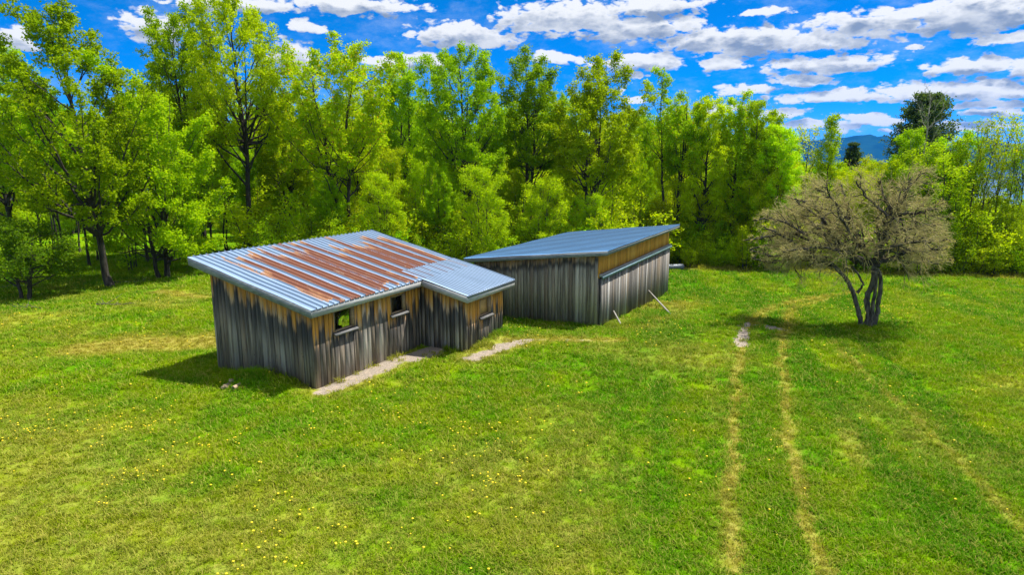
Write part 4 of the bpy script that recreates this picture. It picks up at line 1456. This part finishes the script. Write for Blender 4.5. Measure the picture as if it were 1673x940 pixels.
# ------------------------------------------------------------------ the bare spreading tree in the meadow
def bare_tree():
    x0, y0 = at(1415, 535)
    root = empty('spreading_tree', (x0, y0, hz(x0, y0)), -math.atan2(x0, y0))
    tag(root, 'bare grey-brown spreading tree with several twisted stems standing alone in the meadow', 'tree')
    rng = np.random.default_rng(43)
    k = 1.0
    stems = [
        ([(-.14, -.2), (-.30, .5), (-.50, 1.18), (-.86, 2.0), (-1.5, 2.64)], .135, .095, -0.15),
        ([(-.50, 1.5), (-.28, 1.9), (-.45, 2.2), (-.77, 2.64)], .06, .05, 0.15),
        ([(.0, -.2), (.09, .64), (-.14, 1.27), (.09, 2.0), (.05, 2.82)], .165, .13, 0.0),
        ([(.25, -.2), (.36, .5), (.36, 1.18), (.41, 2.0), (.14, 2.72)], .13, .10, 0.2),
        ([(.12, -.2), (.2, .4), (.16, 1.0), (.2, 1.8), (.15, 2.6)], .10, .08, -0.22),
    ]
    limbs = [
        ([(-1.5, 2.64), (-2.05, 2.95), (-2.86, 3.45), (-3.4, 3.9), (-4.2, 4.3)], .085, -0.7),
        ([(-1.5, 2.64), (-2.05, 2.9), (-3.4, 2.73), (-4.05, 2.45), (-4.95, 2.65)], .075, 0.6),
        ([(-.14, 2.82), (-.86, 3.27), (-1.68, 4.0), (-1.95, 4.72), (-2.5, 5.1), (-3.1, 5.6)], .10, -0.5),
        ([(-1.68, 4.0), (-2.4, 4.09), (-3.68, 3.95), (-4.6, 3.64), (-5.3, 3.5)], .06, 0.3),
        ([(-1.2, 3.6), (-2.4, 3.5), (-3.4, 3.2), (-4.4, 3.25), (-5.2, 2.9)], .055, 1.2),
        ([(.0, 2.82), (-.41, 3.55), (-.6, 4.1), (-.95, 4.7), (-1.3, 5.5), (-1.5, 6.3)], .085, 0.5),
        ([(.14, 2.72), (.14, 3.55), (.5, 4.55), (.6, 5.27), (.14, 6.1), (-.14, 6.9)], .12, 0.1),
        ([(.3, 2.95), (.9, 3.2), (1.32, 3.55), (2.1, 3.6), (2.6, 3.75), (2.9, 3.8)], .07, -0.5),
        ([(.45, 4.2), (1.0, 4.45), (1.6, 4.6), (2.2, 4.75), (2.7, 4.75)], .05, 0.7),
        ([(.6, 5.2), (1.2, 5.3), (1.6, 5.3), (2.0, 5.5), (2.4, 5.6)], .05, -0.4),
        ([(.58, 5.2), (1.05, 6.1), (1.3, 6.7), (1.6, 7.1)], .05, 0.4),
        ([(.2, 3.0), (.9, 3.0), (1.7, 2.9), (2.3, 2.9), (2.9, 2.8)], .05, 1.3),
        ([(.1, 3.3), (.5, 3.9), (.9, 4.6), (1.2, 5.6), (1.0, 6.5)], .055, 1.7),
        ([(-.1, 3.0), (-.5, 3.6), (-1.0, 4.4), (-1.6, 5.6), (-1.9, 6.4)], .055, -1.8),
        ([(-.6, 2.8), (-1.4, 3.2), (-2.3, 4.2), (-3.3, 4.9), (-3.9, 5.1)], .055, 1.9),
        ([(.0, 2.9), (.4, 3.6), (1.3, 4.1), (2.2, 4.3), (2.9, 4.4)], .05, -2.0),
        ([(-.3, 2.7), (-.8, 3.3), (-1.3, 3.6), (-2.3, 3.7), (-3.2, 3.5)], .05, -2.2),
        ([(.2, 2.8), (.6, 3.3), (1.3, 3.6), (2.2, 3.3), (3.1, 3.1)], .05, 2.1),
        ([(.5, 4.8), (.2, 5.4), (-.5, 6.0), (-.9, 6.8)], .045, -0.9),
        ([(-1.0, 3.9), (-2.2, 5.0), (-2.9, 5.5), (-3.5, 5.6)], .045, 0.9),
        ([(-.7, 4.2), (-1.4, 5.2), (-2.0, 5.9), (-2.5, 6.3)], .045, -0.8),
        ([(-2.2, 3.6), (-3.3, 4.5), (-4.0, 4.8), (-4.6, 4.7)], .04, -1.3),
        ([(-1.6, 3.0), (-2.8, 3.1), (-3.8, 3.0), (-4.7, 3.3)], .045, -1.0),
        ([(-2.0, 3.6), (-3.2, 3.9), (-4.1, 3.9), (-4.8, 4.1)], .04, 1.4),
    ]
    T = Acc()
    for (pp, r0, r1, dep) in stems:
        n = len(pp)
        pts = np.array([(a * k, dep * min(1, i / (n - 1) + 0.45), b) for i, (a, b) in enumerate(pp)])
        t = np.linspace(0, 1, n); tq = np.linspace(0, 1, n * 4)
        pts = np.stack([np.interp(tq, t, pts[:, a]) for a in range(3)], -1)
        pts[1:-1] = (pts[:-2] + pts[1:-1] * 2 + pts[2:]) / 4
        pts[1:-1] += rng.normal(0, 0.014, pts[1:-1].shape)
        rr = np.linspace(r0, r1, n * 4) * (1 + rng.normal(0, 0.06, n * 4))
        rr[:3] *= np.array([1.7, 1.4, 1.15])
        T.tube(pts, rr * 0.85, 8)
    T.build('trunk', M['bark_grey'], root, smooth=True)
    B = Acc(); Tw = Acc(); Bud = Acc('v')
    ends = []

    def grow(p, d, ln, r, lev):
        ex = p[0] / 3.1 if p[0] > 0 else -p[0] / 5.5
        if ex > 1.0:
            return
        ln = ln * (1.0 if ex < 0.6 else 1.0 - 1.4 * (ex - 0.6))
        n = 5
        pts = [p]
        q = p.copy(); dd = d.copy()
        for i in range(n - 1):
            dd = unit(dd + rng.normal(0, 0.24, 3) + np.array([0, 0, -0.05 if lev < 3 else 0.02]))
            q = q + dd * ln / (n - 1)
            pts.append(q.copy())
        pts = np.array(pts)
        (B if lev < 2 or (lev == 2 and rng.random() < 0.5) else Tw).tube(pts, np.linspace(r, r * 0.45, n), 4 if lev < 2 else 3)
        if lev >= 2:
            ends.extend([pts[-1], pts[-2], pts[2]])
        if lev < 4:
            m = (0, 4, 4, 2)[lev]
            for i in range(m):
                f = rng.uniform(0.3, 1.0)
                a = pts[min(n - 2, int(f * (n - 1)))]
                b = pts[min(n - 1, int(f * (n - 1)) + 1)]
                st = a + (b - a) * rng.uniform(0, 1)
                out = unit(np.array([st[0], st[1], 0.25 * (st[2] - 3.5)]))
                nd = unit(unit(b - a) * 0.9 + rng.normal(0, 0.55, 3) + out * 0.45)
                grow(st, nd, ln * rng.uniform(0.6, 0.95), max(0.0058, r * 0.52), lev + 1)
    for (pp, r0, dep) in limbs:
        n = len(pp)
        pp = [(a, b if b < 3 else 3 + (b - 3) * (0.90 if a > -1.0 else 0.97)) for a, b in pp]
        pp = [(a * 0.86 if a > 0 else a * 1.04, b) for a, b in pp]
        pts = np.array([(a, dep * (i / (n - 1)) ** 0.9 * 1.35, b) for i, (a, b) in enumerate(pp)])
        t = np.linspace(0, 1, n); tq = np.linspace(0, 1, n * 4)
        q = np.stack([np.interp(tq, t, pts[:, a]) for a in range(3)], -1)
        q[1:-1] = (q[:-2] + q[1:-1] * 2 + q[2:]) / 4
        q[1:-1] += rng.normal(0, 0.025, q[1:-1].shape)
        rr = np.linspace(r0 * 1.5, 0.032, len(q))
        B.tube(q, rr, 6)
        L = np.linalg.norm(np.diff(q, axis=0), axis=1).sum()
        ns = int(7 + L * 3.2)
        for j in range(ns):
            f = 0.18 + 0.82 * (j + rng.uniform(0, 1)) / ns
            i = min(len(q) - 2, int(f * (len(q) - 1)))
            d0 = unit(q[i + 1] - q[i])
            nd = unit(d0 * 0.7 + rng.normal(0, 0.65, 3) + np.array([0, 0, 0.16]))
            grow(q[i], nd, rng.uniform(0.5, 1.0) * (1.25 - 0.80 * f), max(0.016, rr[i] * 0.55), 1)
        ends.append(q[-1])
    B.build('branches', M['bark_dark'], root, smooth=True)
    cr = Tw.build('crown', M['twig'], root)
    E_ = np.array(ends)
    sel = E_[rng.random(len(E_)) < min(1.0, 9000 / len(E_))]
    leaves(Bud, sel, 0.04, 1, 0.042, rng)
    Bud.build('buds', M['bud'], cr)
    print('bare tree twigs', len(ends))


bare_tree()


def snag():
    """dead grey tree in front of the pine"""
    x, y = atdepth(1482, 52)
    h = top_height(x, y, 138)
    root = empty('dead_tree', (x, y, hz(x, y)))
    tag(root, 'leafless grey dead tree with thin twigs in front of the dark pine', 'dead tree')
    T, L = broadleaf(31, H=h, Rm=1.6, base=0.45, limbs=26, per=1, subs=6, clumps=1, steep=1.6, rt=0.008)
    T.build('trunk', M['dead'], root, smooth=True)


snag()


# ------------------------------------------------------------------ stones, pipes, fallen wood
def rock(px, py, size, label, seed):
    rng = np.random.default_rng(seed)
    x, y = at(px, py)
    n, m = 10, 7
    th = np.linspace(0, 2 * math.pi, n, endpoint=False); ph = np.linspace(0.05, math.pi - 0.05, m)
    v = []
    for p in ph:
        for t in th:
            r = 1 + 0.22 * math.sin(3 * t + seed) * math.sin(p) + rng.normal(0, 0.07)
            v.append((size[0] * r * math.sin(p) * math.cos(t), size[1] * r * math.sin(p) * math.sin(t), size[2] * r * math.cos(p)))
    f = []
    for i in range(m - 1):
        for j in range(n):
            f.append((i * n + j, (i + 1) * n + j, (i + 1) * n + (j + 1) % n, i * n + (j + 1) % n))
    for c in (0, (m - 1) * n):
        f += [(c, c + 1, c + 2, c + 3), (c, c + 3, c + 4, c + 9), (c + 4, c + 5, c + 8, c + 9), (c + 5, c + 6, c + 7, c + 8)]
    A = Acc()
    A.add(v, f)
    o = A.build('field_stone', M['rock'], None, smooth=True)
    o.location = (x, y, hz(x, y) + size[2] * 0.25)
    o.rotation_euler = (0, 0, seed * 1.3)
    tag(o, label, 'stone', 'stones by the shed wall')


rock(371, 633, (0.20, 0.13, 0.09), 'larger flat tan stone in the grass below the left shed wall', 1)
rock(379, 625, (0.13, 0.10, 0.07), 'smaller tan stone just behind the larger flat stone by the shed', 2)


def pipe_ring(name, px, py, direction, length, r, mat, label, cat, lift=0.0, wall=0.3):
    x, y = at(px, py)
    d = unit(np.array(direction + (0.0,)))
    z = hz(x, y) + r * 0.75 + lift
    a = np.array([x, y, z]) - d * length / 2
    b = np.array([x, y, z]) + d * length / 2
    A = Acc()
    n = 16
    an = np.arange(n) * 2 * math.pi / n
    s = unit(np.cross(d, (0, 0, 1))); t = np.cross(s, d)
    rings = []
    st = np.linspace(0, 1, 14)
    prof = [(q, r * (1 + (0.035 if i % 2 else 0.0))) for i, q in enumerate(st)] + [(1, r * (1 - wall)), (0, r * (1 - wall))]
    for (q, rr) in prof:
        c = a + (b - a) * q
        rings.append(c + rr * (np.cos(an)[:, None] * s + np.sin(an)[:, None] * t))
    v = np.concatenate(rings)
    f = []
    k = len(prof)
    for i in range(k):
        i2 = (i + 1) % k
        for j in range(n):
            f.append((i * n + j, i * n + (j + 1) % n, i2 * n + (j + 1) % n, i2 * n + j))
    A.add(v, f)
    tag(A.build(name, mat, None, smooth=False), label, cat)


pipe_ring('drain_pipe', 387, 637, (-0.25, -1.0), 0.34, 0.065, M['clay'], 'short clay drain pipe end poking out of the grass by the stones', 'pipe')
pipe_ring('culvert_pipe', 1103, 441, (1.0, 0.10), 1.25, 0.26, M['pipe'], 'dark ribbed culvert pipe lying in the grass past the far end of the barn', 'pipe', wall=0.12)


def fallen():
    labs = ['bare fallen branch lying among the trunks at the left border', 'grey fallen branch below the orchard tree', 'fallen branch by the foot of the leaning tree',
            'fallen branch lying just left of the rusted roof corner', 'thin fallen branch on the shaded grass left of the shed']
    spots = [(20, 470, 2.6, 0.2), (45, 505, 1.8, -0.2), (215, 462, 2.4, 0.4), (312, 440, 3.2, 0.25), (190, 500, 1.9, 0.1)]
    rng = np.random.default_rng(6)
    for (px, py, ln, a), lab in zip(spots, labs):
        x, y = at(px, py)
        A = Acc()
        n = 9
        t = np.linspace(-0.5, 0.5, n)
        xs = x + math.cos(a) * t * ln; ys = y + math.sin(a) * t * ln + rng.normal(0, 0.04, n)
        zs = height(xs, ys) + 0.05 + np.abs(rng.normal(0, 0.03, n))
        A.tube(np.stack([xs, ys, zs], -1), np.linspace(0.055, 0.018, n), 6)
        for k in range(5):
            i = rng.integers(2, n - 1)
            p = np.array([xs[i], ys[i], zs[i]])
            q = p + np.array([rng.normal(0, .35), rng.normal(0, .35), abs(rng.normal(.25, .15))])
            A.tube(np.array([p, (p + q) / 2 + rng.normal(0, .03, 3), q]), [0.018, 0.013, 0.006], 4)
        tag(A.build('fallen_branch', M['bark_grey'], None, smooth=True), lab, 'fallen branch', 'fallen branches at the edge of the wood')


fallen()


# ------------------------------------------------------------------ grass: tufts set out on points, and dandelions
def tuft_object(name, seed, blades, hgt, width, spread):
    rng = np.random.default_rng(seed)
    A = Acc('v')
    for k in range(blades):
        a = rng.uniform(0, 6.28)
        b0 = np.array([rng.normal(0, spread), rng.normal(0, spread), 0])
        h = hgt * rng.uniform(0.5, 1.2)
        bend = np.array([math.cos(a), math.sin(a), 0]) * h * rng.uniform(0.2, 1.3)
        s = np.array([-math.sin(a), math.cos(a), 0]) * width * rng.uniform(0.7, 1.3)
        mid = b0 + bend * 0.35 + np.array([0, 0, h * 0.62])
        tip = b0 + bend + np.array([0, 0, h * 0.9])
        A.add([b0 - s, b0 + s, mid + s * 0.8, mid - s * 0.8, tip + s * 0.12, tip - s * 0.12], [(0, 1, 2, 3), (3, 2, 4, 5)], v=rng.random())
    return bpy.data.objects.new(name, A.mesh(name, M['grass']))


def scatter(name, pts, scale, rot, tint, dry, lush, variants, mat_object=None):
    me = bpy.data.meshes.new(name)
    me.vertices.add(len(pts))
    me.vertices.foreach_set('co', pts.astype(np.float32).ravel())
    for k, val in (('size', scale), ('turn', rot), ('tint', tint), ('dry', dry), ('lush', lush)):
        a = me.attributes.new(k, 'FLOAT', 'POINT')
        a.data.foreach_set('value', np.asarray(val, np.float32))
    pick = me.attributes.new('pick', 'INT', 'POINT')
    pick.data.foreach_set('value', np.random.default_rng(len(pts)).integers(0, len(variants), len(pts)).astype(np.int32))
    o = bpy.data.objects.new(name, me)
    C.objects.link(o)
    g = bpy.data.node_groups.new(name, 'GeometryNodeTree')
    g.interface.new_socket(name='Geometry', in_out='INPUT', socket_type='NodeSocketGeometry')
    g.interface.new_socket(name='Geometry', in_out='OUTPUT', socket_type='NodeSocketGeometry')
    n = g.nodes; l = g.links
    gi = n.new('NodeGroupInput'); go = n.new('NodeGroupOutput')
    join = n.new('GeometryNodeJoinGeometry')

    def named(nm, typ='FLOAT'):
        q = n.new('GeometryNodeInputNamedAttribute')
        q.data_type = typ
        q.inputs['Name'].default_value = nm
        return q.outputs['Attribute']
    pk = named('pick', 'INT')
    comb = n.new('ShaderNodeCombineXYZ')
    l.new(named('turn'), comb.inputs[2])
    e2r = n.new('FunctionNodeEulerToRotation')
    l.new(comb.outputs[0], e2r.inputs[0])
    for i, v in enumerate(variants):
        oi = n.new('GeometryNodeObjectInfo')
        oi.inputs['Object'].default_value = v
        oi.inputs['As Instance'].default_value = True
        cmp_ = n.new('FunctionNodeCompare')
        cmp_.data_type = 'INT'
        cmp_.operation = 'EQUAL'
        l.new(pk, [s for s in cmp_.inputs if s.name == 'A' and s.type == 'INT'][0])
        [s for s in cmp_.inputs if s.name == 'B' and s.type == 'INT'][0].default_value = i
        iop = n.new('GeometryNodeInstanceOnPoints')
        l.new(gi.outputs[0], iop.inputs['Points'])
        l.new(cmp_.outputs[0], iop.inputs['Selection'])
        l.new(oi.outputs['Geometry'], iop.inputs['Instance'])
        l.new(e2r.outputs[0], iop.inputs['Rotation'])
        l.new(named('size'), iop.inputs['Scale'])
        l.new(iop.outputs[0], join.inputs[0])
    l.new(join.outputs[0], go.inputs[0])
    md = o.modifiers.new('scatter', 'NODES')
    md.node_group = g
    o['kind'] = 'stuff'
    return o


def inside_sheds(x, y, m=0.0):
    a, b = local(x, y, H1)
    c, e = local(x, y, H2)
    i1 = (a > -m) & (a < 8.823 + m) & (b > -m) & (b < 4.574 + m)
    i1 |= (a > 5.853 - m) & (a < 8.823 + m) & (b > -2.054 - m) & (b < 1)
    i2 = (c > -m) & (c < 12.144 + m) & (e > -m) & (e < 6.329 + m)
    return i1 | i2


def build_grass():
    rng = np.random.default_rng(2)
    var = [tuft_object('lawn_tuft', s, 24, 0.085, 0.0085, 0.075) for s in (1, 2, 3, 4)]
    P = []; SC = []
    for (y0, y1, dens, sc) in ((8.5, 14, 95, 0.95), (14, 20, 60, 1.1), (20, 28, 34, 1.3), (28, 38, 17, 1.6), (38, 56, 8, 2.1)):
        hw = y1 * 0.84 + 3
        n = int(dens * (y1 - y0) * 2 * hw)
        y = rng.uniform(y0, y1, n)
        x = rng.uniform(-hw, hw, n)
        ok = np.abs(x) < y * 0.84 + 2.5
        P.append(np.stack([x[ok], y[ok]], -1)); SC.append(np.full(ok.sum(), sc) * rng.uniform(0.6, 1.35, ok.sum()))
    P = np.concatenate(P); SC = np.concatenate(SC)
    d, b, l = masks(P[:, 0], P[:, 1])
    keep = (b + rng.normal(0, 0.26, len(b)) < 0.42) & ~inside_sheds(P[:, 0], P[:, 1], 0.06)
    P, SC, d, l = P[keep], SC[keep], d[keep], l[keep]
    z = height(P[:, 0], P[:, 1])
    SC = SC * (0.8 + 0.5 * fbm(P[:, 0] * .5, P[:, 1] * .5, 5)) * (1 - 0.35 * d)
    pts = np.stack([P[:, 0], P[:, 1], z - 0.006], -1)
    scatter('lawn_grass', pts, SC, rng.uniform(0, 6.28, len(P)), rng.random(len(P)), d, l, var)
    print('tufts', len(P))
    # longer rough grass: shed walls, foot of the wood, tree base
    var2 = [tuft_object('rough_tuft', s, 22, 0.34, 0.011, 0.10) for s in (11, 12, 13)]
    P = []
    n = 9000
    y = rng.uniform(34, 58, n); x = rng.uniform(-44, 46, n)
    keep = np.where(x > 6, y > 50.3 - 0.25 * np.maximum(0, x - 12) + 1.5 * (fbm(x * .4, y * .4, 9) - .5), y > 40.5 + 0.0 * x + (x + 30) * 0.22)
    P.append(np.stack([x, y], -1)[keep])
    for (org, segs) in ((H1, (((-0.12, 0.3), (-0.12, 4.6), 70), ((5.75, -0.9), (5.75, -2.0), 12), ((6.0, -2.2), (8.8, -2.2), 34), ((0.2, -0.10), (4.2, -0.10), 14), ((8.93, -1.9), (8.93, 1.0), 20), ((-0.9, 1.2), (-0.6, 3.6), 70))),
                        (H2, (((-0.15, 0), (-0.15, 6.3), 70), ((0.3, -0.4), (1.9, -2.1), 40), ((0.0, -0.9), (3.5, -1.6), 60), ((11.9, -0.3), (12.4, 3), 30)))):
        for (a, b_, m) in segs:
            t = rng.uniform(0, 1, m)
            u = a[0] + (b_[0] - a[0]) * t + rng.normal(0, 0.10, m)
            v = a[1] + (b_[1] - a[1]) * t + rng.normal(0, 0.10, m)
            P.append(org + u[:, None] * U + v[:, None] * V)
    tx, ty = at(1415, 535)
    P.append(np.stack([tx + rng.normal(0, 0.45, 50), ty + rng.normal(0, 0.4, 50)], -1))
    P = np.concatenate(P)
    P = P[~inside_sheds(P[:, 0], P[:, 1], 0.03)]
    qx, qy = at(1103, 441)
    P = P[~((np.abs(P[:, 0] - qx) < 1.0) & (P[:, 1] > qy - 2.5) & (P[:, 1] < qy + 0.5))]
    d, b, l = masks(P[:, 0], P[:, 1])
    sc = rng.uniform(0.45, 1.1, len(P)) * np.where(P[:, 1] > 39, 1.25, 0.75)
    pts = np.stack([P[:, 0], P[:, 1], height(P[:, 0], P[:, 1]) - 0.01], -1)
    scatter('rough_grass', pts, sc, rng.uniform(0, 6.28, len(P)), rng.random(len(P)), np.clip(d, 0, .8), l, var2)
    # dandelions
    m, nt, bs = new_mat('dandelion_yellow')
    bs.inputs['Base Color'].default_value = (0.86, 0.66, 0.015, 1)
    bs.inputs['Roughness'].default_value = 0.7
    A = Acc()
    an = np.arange(8) * math.pi / 4
    ring0 = np.stack([np.cos(an) * 0.010, np.sin(an) * 0.010, np.full(8, 0.072)], -1)
    ring1 = np.stack([np.cos(an) * 0.026, np.sin(an) * 0.026, np.full(8, 0.085)], -1)
    ring2 = np.stack([np.cos(an) * 0.012, np.sin(an) * 0.012, np.full(8, 0.094)], -1)
    f = [(i, (i + 1) % 8, 8 + (i + 1) % 8, 8 + i) for i in range(8)] + [(8 + i, 8 + (i + 1) % 8, 16 + (i + 1) % 8, 16 + i) for i in range(8)]
    f += [(16, 17, 18, 19), (16, 19, 20, 23), (20, 21, 22, 23)]
    A.add(np.concatenate([ring0, ring1, ring2]), f)
    A.tube([(0, 0, -0.01), (0.003, 0, 0.04), (0, 0, 0.074)], [0.004, 0.003, 0.003], 4)
    fl = bpy.data.objects.new('flower_head', A.mesh('flower_head', m))
    n = 45000
    y = rng.uniform(8.8, 40, n); x = rng.uniform(-30, 34, n)
    den = sstep(0.45, 0.7, fbm(x * .35, y * .35, 71)) * (0.12 + 0.88 * sstep(2.5, -3, x) * sstep(19.5, 15.5, y))
    den = np.maximum(den, 0.35 * sstep(.5, .65, fbm(x * .5, y * .5, 72)) * (np.abs(x - 4.6) < 1.0) * (y < 18))
    den = np.maximum(den, 0.5 * np.exp(-(((x - 19) / 4) ** 2 + ((y - 33) / 2.5) ** 2)))
    d, b, l = masks(x, y)
    keep = (rng.random(n) < den * 0.45) & (b < 0.2) & ~inside_sheds(x, y, 0.2) & (np.abs(x) < y * 0.84 + 1)
    x, y = x[keep], y[keep]
    pts = np.stack([x, y, height(x, y)], -1)
    z0 = np.zeros(len(x))
    scatter('dandelion_flowers', pts, rng.uniform(0.7, 1.25, len(x)) * np.where(y > 20, 1.25, 1.0), rng.uniform(0, 6.28, len(x)), z0, z0, z0, [fl])
    print('dandelions', len(x))


build_grass()


# ------------------------------------------------------------------ the air between here and the hills
def haze():
    A = Acc()
    A.box((-9500, -700, -62), (9500, 9500, 330))
    m = bpy.data.materials.new('haze')
    m.use_nodes = True
    nt = NT(m.node_tree)
    nt.n.remove(nt.n['Principled BSDF'])
    v = nt.new('ShaderNodeVolumePrincipled')
    v.inputs['Color'].default_value = (0.02, 0.30, 0.95, 1)
    v.inputs['Density'].default_value = 6.0e-5
    v.inputs['Anisotropy'].default_value = 0.2
    nt.l.new(v.outputs[0], nt.n['Material Output'].inputs['Volume'])
    tag(A.build('haze', m), kind='stuff')


USE_HAZE = True
if USE_HAZE:
    haze()
